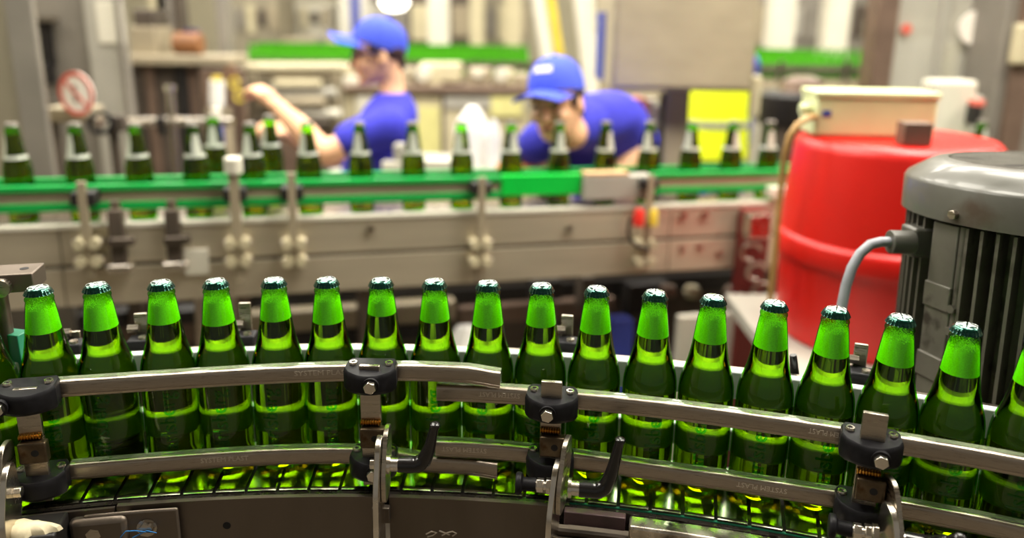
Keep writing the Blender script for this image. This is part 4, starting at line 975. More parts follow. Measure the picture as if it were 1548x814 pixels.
# steel control panel on its post
t = thing('control_panel', 'big blank satin steel control box on a post, seen from behind', 'box', base(1030, 3.05))
a_, b_, z0_, z1_ = span(926, 0, 1144, 138, 3.0)
MB().box(((a_ + b_) / 2, 3.32, z0_ + 0.4), (b_ - a_, 0.64, 0.8)).build('housing', 'panel', t, world=True, bevel=0.012)
MB().box(((a_ + b_) / 2, 3.0, z0_ + 0.4), (b_ - a_ - 0.03, 0.012, 0.77)).build('front_sheet', 'panel', t, world=True, bevel=0.004)
fb('post', 'beige', 1006, 136, 1040, 262, 3.12, 0.09, t, True, 0.006); fb('post_shadow_gap', 'darkest', 997, 142, 1006, 262, 3.16, 0.05, t, True)  # near-black strip stands in for the shaded gap beside the post
MB().box((a_ - 0.004, 3.4, z0_ + 0.16), (0.008, 0.3, 0.28)).build('side_reflection', 'bluepaint', t, world=True, smooth=False)  # blue reflection on the box side, painted as a thin sheet
c_ = at_y(904, 40, 3.3); MB().cyl((a_, 3.5, c_.z), (a_ - 0.02, 3.5, c_.z), 0.02, n=14).build('side_knob', 'greylight', t, world=True)
fb('hinge', 'cream', 1136, 128, 1150, 178, 3.2, 0.05, t, bevel=0.01, ztop=z0_ + 0.05)
t = thing('bottle_crate', 'rack holding a red ball valve and white flasks, beside the steel post', 'rack', base(980, 3.6))
fb('shelf', 'grey', 946, 200, 1000, 262, 3.6, 0.3, t, True)
c_ = at_y(962, 160, 3.65); MB().lathe([(0, 0.05), (0.04, 0.035), (0.05, 0), (0.04, -0.035), (0.02, -0.05), (0.02, -0.15)], 18, tuple(c_ - Vector(base(980, 3.6))), cap=False).build('red_valve', 'redbottle', t)
for x, y0 in ((984, 150), (996, 158)): pcyl(MB(), x, y0, x, 202, 3.68, 0.026).build('white_flask', 'bag', t, world=True)

# columns and far bays
for x0, x1, Y, mm, lab in ((513, 531, 8.2, 'white', 'white column just left of the blue post above the profile cap'), (531, 539, 8.1, 'bluepaint', 'thin blue post above the brim of the blue cap'), (541, 556, 8.3, 'white', 'white column just right of the blue post'), (647, 677, 7.4, 'white', 'broad bright white column right of the blue cap'), (710, 731, 9.0, 'cream', 'dim cream column, second right of the blue cap'), (763, 788, 9.4, 'cream', 'blurred pale column left of the slanted pipes'), (1166, 1202, 7.6, 'white', 'white column right of the steel control box'), (1250, 1284, 7.6, 'white', 'white column above the cream junction box')):
    tag(fb('support_column', mm, x0, 0, x1, 75, Y, 0.2, None, True, 0.0, ztop=5.2), lab, 'column', 'hall columns behind the far bottle table')
for x0, y0, x1, y1, Y, mm, lab, h_ in ((558, 0, 712, 70, 10.0, 'dark', 'dark machine bay between the white columns', 3.2), (718, 0, 800, 70, 10.5, 'olive', 'olive machine bay behind the slanted pipes', 3.0), (1142, 0, 1325, 70, 10.2, 'grey', 'grey machine bay at the far right', 3.0), (426, 58, 512, 76, 9.5, 'beige', 'beige crate stack low behind the bottle bed', None), (418, 4, 500, 56, 10.6, 'white', 'white wrapped pallet stack at the far left', None), (338, 0, 420, 60, 9.6, 'olive', 'olive cabinet left of the white pallet stack', 2.6)):
    o = thing('machine_bay' if h_ else 'crate_stack', lab, 'machine' if h_ else 'crates', base((x0 + x1) / 2, Y))
    fb('body', mm, x0, y0, x1, y1, Y, 0.8, o, True, 0.02, ztop=h_)
    w = (x1 - x0) / 5
    for k in range(5):
        fb('front_panel', ['cream', 'dark', 'beige', 'greylight', 'grey'][(k + int(x0)) % 5], x0 + k * w + 2, y0 + 6 + (k * 7) % 13, x0 + (k + 1) * w - 3, y1 - 4 - (k * 11) % 17, Y - 0.04, 0.04, o, bevel=0.01)
for x0, y0, x1, y1, Y, r_, mm, lab in ((803, -60, 827, 96, 4.9, 0.036, 'white', 'white slanted pipe above the bending worker, leftmost of the pair'), (817, -60, 838, 70, 5.2, 0.04, 'white', 'bright white slanted pipe ending above the yellow pipe'), (834, 10, 846, 88, 5.0, 0.03, 'yellow', 'short yellow pipe leaning above the blue cap'), (868, -60, 888, 120, 4.9, 0.034, 'white', 'long white slanted pipe right of the blue cap'), (886, -60, 897, 140, 5.2, 0.036, 'white', 'white slanted pipe close to the steel control box')):
    p0, p1 = at_y(x0, y0, Y), at_y(x1, y1, Y); d_ = (p1 - p0) / (p1.z - p0.z); p2 = p0 + d_ * (0.0 - p0.z)
    tag(MB().cyl(p0 - d_ * -0.6, p2, r_, n=16).build('slanted_pipe', mm), lab, 'pipe')
c_ = at_y(596, 3, 8.0)
t = thing('work_lamp', 'bright hanging work lamp at the top edge above the profile cap', 'lamp', c_)
MB().lathe([(0.0, -0.09), (0.1, -0.07), (0.15, 0.0), (0.1, 0.06), (0, 0.08)], 20, cap=False).build('lamp_globe', 'lamp', t)
MB().cyl((0, 0, 0.07), (0, 0, 5.2 - c_.z), 0.008, n=8).build('cord', 'black', t)
# right-hand machines
t = thing('black_drum_machine', 'dark round machine with a black band behind the tan hose', 'machine', base(1188, 3.9))
c0 = Vector(base(1192, 4.1)); zq = [at_y(1172, y, 3.85).z for y in (268, 196, 188, 150, 144)]
MB().lathe([(0.15, 0), (0.15, zq[1])], 32, (c0.x - base(1188, 3.9)[0], c0.y - 3.9, 0)).build('drum_base', 'dark', t)
MB().lathe([(0.165, zq[1]), (0.175, zq[2]), (0.175, zq[3]), (0.15, zq[4])], 32, (c0.x - base(1188, 3.9)[0], c0.y - 3.9, 0)).build('black_band', 'darkest', t)
MB().lathe([(0.12, zq[4]), (0.1, zq[4] + 0.06), (0.05, zq[4] + 0.08)], 24, (c0.x - base(1188, 3.9)[0] + 0.05, c0.y - 3.9, 0)).build('top_hub', 'brown', t)
t = thing('guard_frame', 'grey guard column with a hazy clear pane right of it', 'guard', base(1340, 3.3))
fb('column', 'brown', 1318, 0, 1350, 200, 3.3, 0.12, t, True, 0.008, ztop=2.5)
fb('hazy_pane', 'guard', 1348, 0, 1512, 200, 3.34, 0.008, t, True, ztop=2.5)
fb('pane_seam', 'greylight', 1412, 0, 1424, 200, 3.32, 0.03, t, True, 0.003, ztop=2.5)
c_ = at_y(1476, 42, 3.31); disc(MB(), 0, 0.07, 0, 0.012).build('round_port', 'signwhite', t, smooth=False).matrix_basis = Matrix.Translation(c_ - Vector(base(1340, 3.3)))
c_ = at_y(1371, 44, 3.32); disc(MB(), 0, 0.022, 0, 0.012).build('red_lamp', 'signred', t, smooth=False).matrix_basis = Matrix.Translation(c_ - Vector(base(1340, 3.3)))
t = thing('end_column', 'dark grey machine column at the right frame edge above the motor', 'machine', base(1540, 3.1))
fb('column', 'grey', 1506, 0, 1700, 240, 3.1, 0.3, t, True, 0.01, ztop=2.5); fb('edge_strip', 'brown', 1530, 0, 1560, 240, 3.07, 0.04, t, True, ztop=2.5); fb('upper_box', 'cream', 1538, 36, 1570, 98, 3.04, 0.05, t, bevel=0.01)
t = thing('white_machine', 'white machine cabinet with a dark handle behind the red tub', 'machine', base(1440, 2.9))
fb('body', 'white', 1404, 122, 1470, 260, 2.9, 0.1, t, True, 0.012); fb('side_box', 'greylight', 1466, 146, 1482, 240, 2.95, 0.2, t, True, 0.008); fb('dark_handle', 'darkest', 1474, 160, 1484, 190, 2.84, 0.07, t, bevel=0.004); fb('orange_knob', 'signred', 1478, 152, 1490, 162, 2.84, 0.07, t, bevel=0.005)
t = thing('rear_wall_machine', 'grey-green machine seen through the hazy pane', 'machine', base(1430, 5.2))
fb('body', 'greylight', 1345, 60, 1530, 220, 5.2, 0.5, t, True, 0.01); fb('top_band', 'olive', 1345, 30, 1460, 62, 5.25, 0.4, t, bevel=0.01); fb('door', 'cream', 1420, 66, 1480, 210, 5.17, 0.03, t, True, 0.005)

# below the back conveyor
def nfb(name, m, x0, y0, x1, y1, n, th, parent=None, bevel=0.0, floor=False):
    q0, q1 = bl(x0, (y0 + y1) / 2, n).x, bl(x1, (y0 + y1) / 2, n).x
    h0, h1 = bl((x0 + x1) / 2, y1, n).z, bl((x0 + x1) / 2, y0, n).z
    if floor: h0 = -(BA.z + (q0 + q1) / 2 * bxv.z) + 0.002
    o = MB().box(((q0 + q1) / 2, n + th / 2, (h0 + h1) / 2), (q1 - q0, th, h1 - h0)); o.v = [tuple(BM @ Vector(v)) for v in o.v]
    return o.build(name, m, parent, world=parent is not None, smooth=False, bevel=bevel)
pb = lambda x, n: tuple(Vector(((BM @ Vector((bl(x, 440, n).x, n, 0))).x, (BM @ Vector((bl(x, 440, n).x, n, 0))).y, 0.0)))
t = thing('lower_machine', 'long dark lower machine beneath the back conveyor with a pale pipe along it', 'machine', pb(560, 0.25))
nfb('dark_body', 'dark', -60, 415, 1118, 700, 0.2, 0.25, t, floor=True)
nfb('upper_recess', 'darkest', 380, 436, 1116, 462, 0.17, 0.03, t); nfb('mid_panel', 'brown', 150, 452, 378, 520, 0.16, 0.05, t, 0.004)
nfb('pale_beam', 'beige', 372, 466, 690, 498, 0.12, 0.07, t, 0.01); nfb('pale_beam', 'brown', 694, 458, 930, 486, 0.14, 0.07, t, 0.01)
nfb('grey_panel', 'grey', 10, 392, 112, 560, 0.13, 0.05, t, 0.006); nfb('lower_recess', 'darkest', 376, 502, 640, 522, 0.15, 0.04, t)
for x0, x1, y0, y1, mm in ((116, 190, 476, 500, 'darkest'), (196, 216, 440, 560, 'dark'), (262, 330, 470, 490, 'darkest'), (300, 372, 500, 520, 'greylight'), (806, 850, 426, 456, 'darkest'), (950, 1010, 430, 476, 'darkest'), (880, 900, 420, 470, 'dark')):
    nfb('box_fitting', mm, x0, y0, x1, y1, 0.08, 0.07, t, 0.006)
for px in (300, 352): 
    q = bl(px, 430, 0.05); q2 = bl(px, 520, 0.05); MB().cyl(BM @ Vector((q.x, 0.05, q.z)), BM @ Vector((q2.x, 0.05, q2.z - 0.2)), 0.013, n=12).build('drop_pipe', 'steel', t, world=True)
for px, py in ((1046, 441), (1010, 440), (1106, 442)):
    q = BM @ bl(px, py, 0.06); MB().lathe([(0, -0.025), (0.022, -0.018), (0.03, 0), (0.022, 0.018), (0, 0.025)], 16, tuple(q - Vector(pb(560, 0.25))), cap=False).build('white_bulb', 'cream' if px == 1046 else 'brown', t)
o = nfb('blue_bin', 'bluepaint', 922, 486, 954, 620, -0.02, 0.06, None, 0.004, True); tag(o, 'narrow blue bin standing under the back conveyor', 'bin')
o = nfb('white_board', 'white', 1022, 478, 1108, 640, -0.12, 0.03, None, 0.003, True); tag(o, 'white board standing upright under the conveyor, left of the dark red frame', 'board')
qq = BM @ bl(680, 500, -0.02)
sack('pale_sack', 'pale crumpled sack on the floor level stand behind the middle bottles', 'bag', 640, 494, 770, 640, qq.y, 'bag', 9, 0.0)
t = thing('hook_stand', 'dark red machine frame with steel hooks, left of the red tub', 'frame', pb(1140, -0.13))
nfb('upright', 'redframe', 1116, 322, 1150, 640, -0.14, 0.06, t, 0.004, True); nfb('cross_beam', 'redframe', 1150, 470, 1196, 500, -0.14, 0.05, t, 0.004)
nfb('steel_bracket', 'steel_bright', 1134, 326, 1166, 362, -0.18, 0.04, t, 0.004)
for k in range(3):
    q = BM @ bl(1140 + 8 * k, 380 + 30 * k, -0.16)
    MB().tube([q + Vector((0.03 * math.cos(a) - 0.01, -0.01, 0.026 * math.sin(a))) for a in [0.2 + 4.6 * i / 14 for i in range(15)]], 0.006, 8).build('steel_hook', 'steel', t, world=True)
tag(nfb('white_case', 'white', 1166, 284, 1196, 300, -0.09, 0.05, t and None, 0.003), 'small white case on the conveyor flange by the tan hose', 'case')

# ------------------------------------------------------------------ people
def ell(b, c, r, R=None, n=18, m=12):
    vs, fs = [], []
    for i in range(m + 1):
        th = PI * i / m
        for j in range(n):
            p = Vector((r[0] * math.sin(th) * math.cos(2 * PI * j / n), r[1] * math.sin(th) * math.sin(2 * PI * j / n), r[2] * math.cos(th)))
            vs.append(Vector(c) + (R @ p if R else p))
    for i in range(m):
        for j in range(n): fs.append((i * n + j, i * n + (j + 1) % n, (i + 1) * n + (j + 1) % n, (i + 1) * n + j))
    return b.add(vs, fs)
def limb(b, pts, rad, sub=6):
    """smooth tapered limb through the joints, round at both ends"""
    P = [Vector(p) for p in pts]; out, rr = [], []
    for i in range(len(P) - 1):
        p0, p1, p2, p3 = P[max(i - 1, 0)], P[i], P[i + 1], P[min(i + 2, len(P) - 1)]
        for k in range(sub):
            t = k / sub
            out.append(0.5 * ((2 * p1) + (p2 - p0) * t * 0.6 + (2 * p0 * 0 + (p2 - p1) * 6 - (p2 - p0) * 0.6 * 2 - (p3 - p1) * 0.6) * t * t + ((p1 - p2) * 4 + (p2 - p0) * 0.6 + (p3 - p1) * 0.6) * t ** 3))
            rr.append(rad[i] + (rad[i + 1] - rad[i]) * (t * t * (3 - 2 * t)))
    out.append(P[-1]); rr.append(rad[-1])
    b.tube(out, rr, 14)
    for p, r in ((P[0], rad[0]), (P[-1], rad[-1])): ell(b, p, (r, r, r), None, 14, 8)
    return b
def rings_loft(b, rings, n=28):
    """rings: (centre, width axis, depth axis, half width, half depth)"""
    R_ = []
    for c, wa, da, hw, hd in rings:
        rg = []
        for i in range(n):
            t = 2 * PI * i / n; cs, sn = math.cos(t), math.sin(t)
            e = 0.8
            rg.append(Vector(c) + Vector(wa) * hw * math.copysign(abs(cs) ** e, cs) + Vector(da) * hd * math.copysign(abs(sn) ** e, sn))
        R_.append(rg)
    return b.loft(R_)
def fused(b, name, m, parent, voxel=0.006, it=6):
    """voxel-merge everything in the builder into one continuous skin"""
    o = b.build(name, m, None, smooth=False)
    r = o.modifiers.new('merge', 'REMESH'); r.mode = 'VOXEL'; r.voxel_size = voxel
    sm = o.modifiers.new('relax', 'SMOOTH'); sm.factor = 0.5; sm.iterations = it
    bpy.context.view_layer.update()
    me = bpy.data.meshes.new_from_object(o.evaluated_get(bpy.context.evaluated_depsgraph_get()))
    o.modifiers.clear(); old = o.data; o.data = me; bpy.data.meshes.remove(old); me.name = name
    if not me.materials: me.materials.append(MT[m])
    me.shade_smooth()
    o.parent = parent; o.matrix_parent_inverse = full(parent).inverted()
    return o
def head_frame(c, f, upv=(0, 0, 1)):
    f = Vector(f).normalized(); l = Vector(upv).cross(f).normalized(); u = f.cross(l)
    m = Matrix((f, l, u)).transposed().to_4x4(); m.translation = c; return m
def head(b, H, k=1.0):
    prof = [(-0.114, 0.062, 0.030, 0.020), (-0.104, 0.081, 0.0, 0.036), (-0.085, 0.085, -0.035, 0.050), (-0.060, 0.086, -0.058, 0.060), (-0.035, 0.086, -0.076, 0.066), (-0.010, 0.082, -0.090, 0.070), (0.006, 0.080, -0.096, 0.073), (0.026, 0.088, -0.100, 0.076), (0.055, 0.083, -0.100, 0.077), (0.080, 0.066, -0.088, 0.067), (0.100, 0.036, -0.058, 0.046), (0.112, 0.004, -0.018, 0.016)]
    R_ = []
    for z, xf, xb, hw in prof:
        rg = []
        for i in range(30):
            t = 2 * PI * i / 30; cx, hx = (xf + xb) / 2, (xf - xb) / 2
            c, s_ = math.cos(t), math.sin(t)
            rg.append(H @ (Vector((cx + hx * math.copysign(abs(c) ** 0.9, c), hw * math.copysign(abs(s_) ** 0.85, s_), z)) * k))
        R_.append(rg)
    b.loft(R_)
    R3 = H.to_3x3()
    limb(b, [H @ Vector((0.082, 0, 0.012)) * 1, H @ Vector((0.095, 0, -0.016)), H @ Vector((0.106, 0, -0.036)), H @ Vector((0.088, 0, -0.044))], [0.007, 0.010, 0.0125, 0.010])
    for s_ in (-1, 1):
        ell(b, H @ Vector((-0.012, 0.076 * s_, -0.014)), (0.017, 0.008, 0.030), R3)
        ell(b, H @ Vector((0.098, 0.011 * s_, -0.038)), (0.010, 0.008, 0.008), R3)
        ell(b, H @ Vector((0.060, 0.040 * s_, -0.032)), (0.026, 0.022, 0.020), R3)
        ell(b, H @ Vector((0.076, 0.030 * s_, 0.022)), (0.014, 0.026, 0.008), R3)
    ell(b, H @ Vector((0.084, 0, -0.066)), (0.010, 0.024, 0.009), R3); ell(b, H @ Vector((0.072, 0, -0.098)), (0.018, 0.022, 0.014), R3)
def face_bits(H, parent, lips='lip'):
    R3 = H.to_3x3()
    for s_ in (-1, 1): ell(MB(), H @ Vector((0.073, 0.031 * s_, 0.003)), (0.0135, 0.0145, 0.0085), R3).build('eye', 'eye', parent, world=True)
    for s_ in (-1, 1): limb(MB(), [H @ Vector((0.090, 0.014 * s_, 0.024)), H @ Vector((0.086, 0.034 * s_, 0.029)), H @ Vector((0.072, 0.054 * s_, 0.024))], [0.003, 0.0038, 0.0025], 3).build('eyebrow', 'hair', parent, world=True)
    e = MB(); ell(e, H @ Vector((0.0915, 0, -0.066)), (0.005, 0.021, 0.0065), R3); e.build('lips', lips, parent, world=True)
def hand(b, wrist, d, n, r=0.0, curl=0.6, k=1.0, flip=1):
    """d: direction of the fingers, n: palm normal (towards which fingers curl)"""
    d, n = Vector(d).normalized(), Vector(n).normalized(); w = d.cross(n).normalized() * flip; wrist = Vector(wrist)
    for o_, L_ in ((-0.027, 0.074), (-0.009, 0.080), (0.009, 0.076), (0.026, 0.066)):
        kn = wrist + d * 0.088 * k + w * o_ * k; pts = [wrist + w * o_ * 0.6, kn]; a = 0.0; p = kn
        for sL in (0.45, 0.3, 0.25):
            a += curl; p = p + (d * math.cos(a) + n * math.sin(a)) * L_ * sL * k; pts.append(p)
        limb(b, pts, [0.015, 0.0125, 0.0095, 0.0085, 0.007], 3)
    ell(b, wrist + d * 0.05, (0.036, 0.036, 0.030)); 
    t0 = wrist + d * 0.025 - w * 0.024
    limb(b, [t0, t0 - w * 0.024 + d * 0.03 + n * 0.012, t0 - w * 0.030 + d * 0.055 + n * 0.030, t0 - w * 0.020 + d * 0.072 + n * 0.042], [0.016, 0.0125, 0.010, 0.008], 3)
def cap_hat(H, parent, m, pitch=0.0, logo=False, k=1.0):
    Q = H @ Matrix.Translation((-0.008, 0, 0.040)) @ Matrix.Rotation(pitch, 4, 'Y')
    b = MB(); rings = []
    for i in range(9):
        th = PI / 2 * i / 8
        rings.append([Q @ (Vector((0.112 * math.cos(th) ** 0.75 * math.cos(a), 0.090 * math.cos(th) ** 0.75 * math.sin(a), -0.022 + 0.112 * math.sin(th))) * k) for a in [2 * PI * j / 36 for j in range(36)]])
    b.loft(rings); o = b.build('cap_crown', m, parent, world=True, ang=70)
    b = MB(); n = 20; top, bot = [], []
    for i in range(n + 1):
        a = -1.15 + 2.3 * i / n
        for u in range(6):
            x = 0.100 * math.cos(a) * (1 - u / 5) + u / 5 * (0.075 + 0.112 * math.cos(a * 0.80) ** 1.0) ; y = 0.088 * math.sin(a)
            top.append((x, y, -0.018 - 0.020 * (y / 0.08) ** 2 - 0.003 * u))
    vs = [Q @ Vector(p) for p in top] + [Q @ Vector((p[0], p[1], p[2] - 0.004)) for p in top]; N_ = len(top); fs = []
    for i in range(n):
        for u in range(5):
            a_ = i * 6 + u; fs.append((a_, a_ + 1, a_ + 7, a_ + 6)); fs.append((N_ + a_ + 6, N_ + a_ + 7, N_ + a_ + 1, N_ + a_))
    for i in range(n): fs += [(i * 6 + 5, N_ + i * 6 + 5, N_ + i * 6 + 11, i * 6 + 11), (i * 6, i * 6 + 6, N_ + i * 6 + 6, N_ + i * 6)]
    for u in range(5): fs += [(u, N_ + u, N_ + u + 1, u + 1), (n * 6 + u, n * 6 + u + 1, N_ + n * 6 + u + 1, N_ + n * 6 + u)]
    b.add(vs, fs).build('cap_brim', m, parent, world=True, ang=60)
    e = MB(); ell(e, Q @ Vector((0, 0, 0.09 * k)), (0.010, 0.010, 0.006)); e.build('cap_button', m, parent, world=True)
    if logo:
        vs, fs = [], []
        for i in range(9):
            for j in range(4):
                a = (-0.42 + 0.84 * i / 8); th = math.radians(22 + 13 * j / 3 + 8)
                rr = math.cos(th) ** 0.75
                vs.append(Q @ (Vector((0.1135 * rr * math.cos(a), 0.0915 * rr * math.sin(a), -0.022 + 0.1135 * math.sin(th))) * k))
        for i in range(8):
            for j in range(3): fs.append((i * 4 + j, i * 4 + j + 1, (i + 1) * 4 + j + 1, (i + 1) * 4 + j))
        MB().add(vs, fs).build('cap_logo_patch', 'white', parent, world=True)

# --- worker in profile
YW = 2.86
hc = at_y(574, 82, YW)
t = thing('person', 'worker in blue cap and T-shirt in profile, wearing glasses, one bare forearm raised', 'person', (at_y(572, 300, YW).x, YW, 0.0))
H = head_frame(hc, (-1, -0.16, -0.06))
X = Vector((1, 0, 0)); Yv = Vector((0, 1, 0))
b = MB(); head(b, H, 0.95)
nb = at_y(594, 150, YW)
limb(b, [H @ Vector((-0.030, 0, -0.055)), H @ Vector((-0.036, 0, -0.11)), nb], [0.050, 0.045, 0.050])
sh_n, sh_f = at_y(581, 190, YW - 0.165), at_y(583, 188, YW + 0.165)
el_n, wr_n = at_y(492, 230, YW - 0.22), at_y(418, 160, YW - 0.17)
el_f, wr_f = at_y(505, 240, YW + 0.20), at_y(438, 205, YW + 0.10)
limb(b, [sh_n, sh_n.lerp(el_n, 0.5), el_n, el_n.lerp(wr_n, 0.45), wr_n], [0.055, 0.051, 0.045, 0.043, 0.029])
limb(b, [sh_f, sh_f.lerp(el_f, 0.5), el_f, el_f.lerp(wr_f, 0.45), wr_f], [0.055, 0.050, 0.044, 0.042, 0.029])
hand(b, wr_n, (wr_n - el_n).normalized() + Vector((-0.05, 0, 0)), (-0.5, 0.3, -0.75), curl=0.75)
hand(b, wr_f, (wr_f - el_f), (-0.3, -0.2, -0.9), curl=0.6, flip=-1)
hip = at_y(572, 345, YW)
def wr(px, py, a_, b_): return (at_y(px, py, YW), Yv, X, b_, a_)
rings_loft(b, [wr(593, 160, 0.045, 0.055), wr(588, 178, 0.085, 0.160), wr(580, 215, 0.11, 0.16), wr(570, 260, 0.11, 0.14), wr(568, 310, 0.105, 0.14), (hip, Yv, X, 0.16, 0.115), (hip - Vector((0, 0, 0.1)), Yv, X, 0.165, 0.12)])
for s_ in (-1, 1):
    x0 = hip.x; limb(b, [Vector((x0, YW + 0.085 * s_, hip.z - 0.08)), Vector((x0 - 0.01, YW + 0.09 * s_, 0.48)), Vector((x0 + 0.01, YW + 0.09 * s_, 0.09))], [0.085, 0.06, 0.045])
fused(b, 'body', 'skin', t, 0.0065, 5); face_bits(H, t)
b = MB()
rings_loft(b, [wr(594, 140, 0.055, 0.060), wr(592, 150, 0.075, 0.095), wr(590, 162, 0.095, 0.145), wr(588, 176, 0.106, 0.178), wr(578, 215, 0.124, 0.172), wr(569, 260, 0.130, 0.155), wr(568, 310, 0.122, 0.152), (hip, Yv, X, 0.176, 0.130), (hip - Vector((0, 0, 0.05)), Yv, X, 0.180, 0.134)])
for a_, e_ in ((sh_n, el_n), (sh_f, el_f)):
    limb(b, [a_ + Vector((0.02, 0, 0.0)), a_.lerp(e_, 0.25), a_.lerp(e_, 0.55)], [0.070, 0.070, 0.068])
fused(b, 't_shirt', 'blue', t, 0.008, 6)
b = MB(); rings_loft(b, [(hip + Vector((0, 0, 0.0)), Yv, X, 0.172, 0.126), (hip - Vector((0, 0, 0.12)), Yv, X, 0.182, 0.134)])
for s_ in (-1, 1):
    x0 = hip.x; limb(b, [Vector((x0, YW + 0.088 * s_, hip.z - 0.1)), Vector((x0 - 0.01, YW + 0.092 * s_, 0.48)), Vector((x0 + 0.01, YW + 0.092 * s_, 0.13))], [0.102, 0.082, 0.072])
fused(b, 'trousers', 'navy', t, 0.009, 5)
for s_ in (-1, 1):
    b = MB(); limb(b, [Vector((hip.x + 0.04, YW + 0.092 * s_, 0.055)), Vector((hip.x - 0.14, YW + 0.092 * s_, 0.045))], [0.052, 0.042]); b.build('shoe', 'black', t, world=True)
b = MB(); ell(b, H @ Vector((-0.028, 0, 0.014)), (0.074, 0.077, 0.056), H.to_3x3()); ell(b, H @ Vector((-0.072, 0, -0.022)), (0.022, 0.040, 0.050), H.to_3x3()); ell(b, H @ Vector((0.012, 0.069, 0.022)), (0.030, 0.009, 0.026), H.to_3x3()); ell(b, H @ Vector((0.012, -0.069, 0.022)), (0.030, 0.009, 0.026), H.to_3x3())
fused(b, 'hair', 'hair', t, 0.006, 3)
b = MB()
for s_ in (-1, 1):
    b.tube([H @ Vector((0.098 - 0.010 * abs(math.sin(a) * 0.5 + 0.5) * 0 , 0.034 * s_ + 0.024 * math.cos(a), 0.004 + 0.017 * math.sin(a))) for a in [2 * PI * i / 18 for i in range(19)]], 0.0028, 6, False)
    b.tube([H @ Vector((0.096, 0.056 * s_, 0.008)), H @ Vector((0.05, 0.078 * s_, 0.010)), H @ Vector((-0.012, 0.081 * s_, 0.006))], 0.0034, 6)
b.cyl(H @ Vector((0.1, -0.012, 0.008)), H @ Vector((0.1, 0.012, 0.008)), 0.0025, n=8)
b.build('glasses', 'navy', t, world=True)
cap_hat(H @ Matrix.Translation((0, 0, 0.008)), t, 'bluecap', -0.40, k=0.92)

# --- worker bending over the conveyor
YM = 2.40
hc = at_y(842, 155, YM)
t = thing('person', 'worker in blue cap and blue shirt bending forward to look along the bottles', 'person', (at_y(915, 300, 3.05).x, 3.1, 0.0))
H = head_frame(hc, (-0.48, -0.86, -0.10), (-0.12, 0.0, 1))
b = MB(); head(b, H, 1.0)
nk = at_y(884, 186, 2.56)
limb(b, [H @ Vector((-0.030, 0, -0.05)), H @ Vector((-0.04, 0, -0.105)), nk], [0.060, 0.058, 0.074])
wv = Vector((0.93, 0.36, 0.05)).normalized()
s_l, s_r = at_y(818, 214, 2.58), at_y(938, 188, 2.80)
e_l, w_l = Vector((s_l.x - 0.035, 2.66, 1.12)), Vector((s_l.x + 0.06, 2.66, 1.035))
e_r, w_r = Vector((s_r.x + 0.09, 2.76, 1.13)), Vector((s_r.x - 0.02, 2.68, 1.035))
sp_ = [(nk, 0.075, 0.065), (at_y(890, 184, 2.68), 0.16, 0.085), (at_y(900, 206, 2.77), 0.19, 0.105), (at_y(918, 225, 2.90), 0.175, 0.115), (at_y(928, 265, 3.02), 0.155, 0.115), (at_y(930, 325, 3.10), 0.165, 0.12)]
def tr_rings(sp, g):
    out = []
    for i, (c, hw_, hd_) in enumerate(sp):
        d = (sp[min(i + 1, len(sp) - 1)][0] - sp[max(i - 1, 0)][0]).normalized()
        da = d.cross(wv).normalized(); out.append((c, da.cross(d).normalized(), da, hw_ + g, hd_ + g))
    return out
rings_loft(b, tr_rings(sp_, 0))
for a_, e_, w_ in ((s_l, e_l, w_l), (s_r, e_r, w_r)): limb(b, [a_, a_.lerp(e_, 0.5), e_, e_.lerp(w_, 0.4), w_], [0.058, 0.053, 0.046, 0.044, 0.031])
hand(b, w_l, (0.5, -0.5, -0.05), (0.0, 0.0, -1), curl=0.2); hand(b, w_r, (-0.5, -0.5, -0.05), (0.0, 0.0, -1), curl=0.2, flip=-1)
hipm = sp_[-1][0]
for s_ in (-1, 1): limb(b, [hipm + wv * 0.09 * s_ - Vector((0, 0, 0.05)), Vector((hipm.x + 0.1 * s_, 3.08, 0.5)), Vector((hipm.x + 0.1 * s_, 3.16, 0.09))], [0.09, 0.062, 0.048])
fused(b, 'body', 'skin', t, 0.0065, 5); face_bits(H, t)
b = MB(); rings_loft(b, tr_rings([(nk + Vector((-0.01, -0.01, 0.005)), 0.082, 0.075)] + sp_[1:], 0.014))
for a_, e_ in ((s_l, e_l), (s_r, e_r)): limb(b, [a_.lerp(sp_[2][0], 0.25) + Vector((0, 0, 0.01)), a_, a_.lerp(e_, 0.5), a_.lerp(e_, 0.85)], [0.074, 0.072, 0.068, 0.064])
limb(b, [nk.lerp(sp_[1][0], 0.4), nk, nk.lerp(H @ Vector((-0.04, 0, -0.105)), 0.5)], [0.10, 0.088, 0.074])
fused(b, 'shirt', 'blue', t, 0.008, 6)
b = MB(); rings_loft(b, tr_rings([(sp_[4][0].lerp(sp_[5][0], 0.6), 0.165, 0.12), sp_[5], (hipm - Vector((0, 0, 0.1)), 0.17, 0.125)], 0.012))
for s_ in (-1, 1): limb(b, [hipm + wv * 0.09 * s_ - Vector((0, 0, 0.08)), Vector((hipm.x + 0.1 * s_, 3.08, 0.5)), Vector((hipm.x + 0.1 * s_, 3.16, 0.13))], [0.108, 0.086, 0.074])
fused(b, 'trousers', 'navy', t, 0.009, 5)
for s_ in (-1, 1):
    b = MB(); limb(b, [Vector((hipm.x + 0.1 * s_, 3.19, 0.055)), Vector((hipm.x + 0.1 * s_ - 0.04, 3.0, 0.045))], [0.052, 0.042]); b.build('shoe', 'black', t, world=True)
b = MB(); ell(b, H @ Vector((-0.022, 0, 0.020)), (0.083, 0.081, 0.083), H.to_3x3()); ell(b, H @ Vector((-0.055, 0, -0.03)), (0.048, 0.066, 0.06), H.to_3x3())
for s_ in (-1, 1): ell(b, H @ Vector((0.018, 0.070 * s_, 0.012)), (0.022, 0.009, 0.034), H.to_3x3())
fused(b, 'hair', 'hair', t, 0.006, 3)
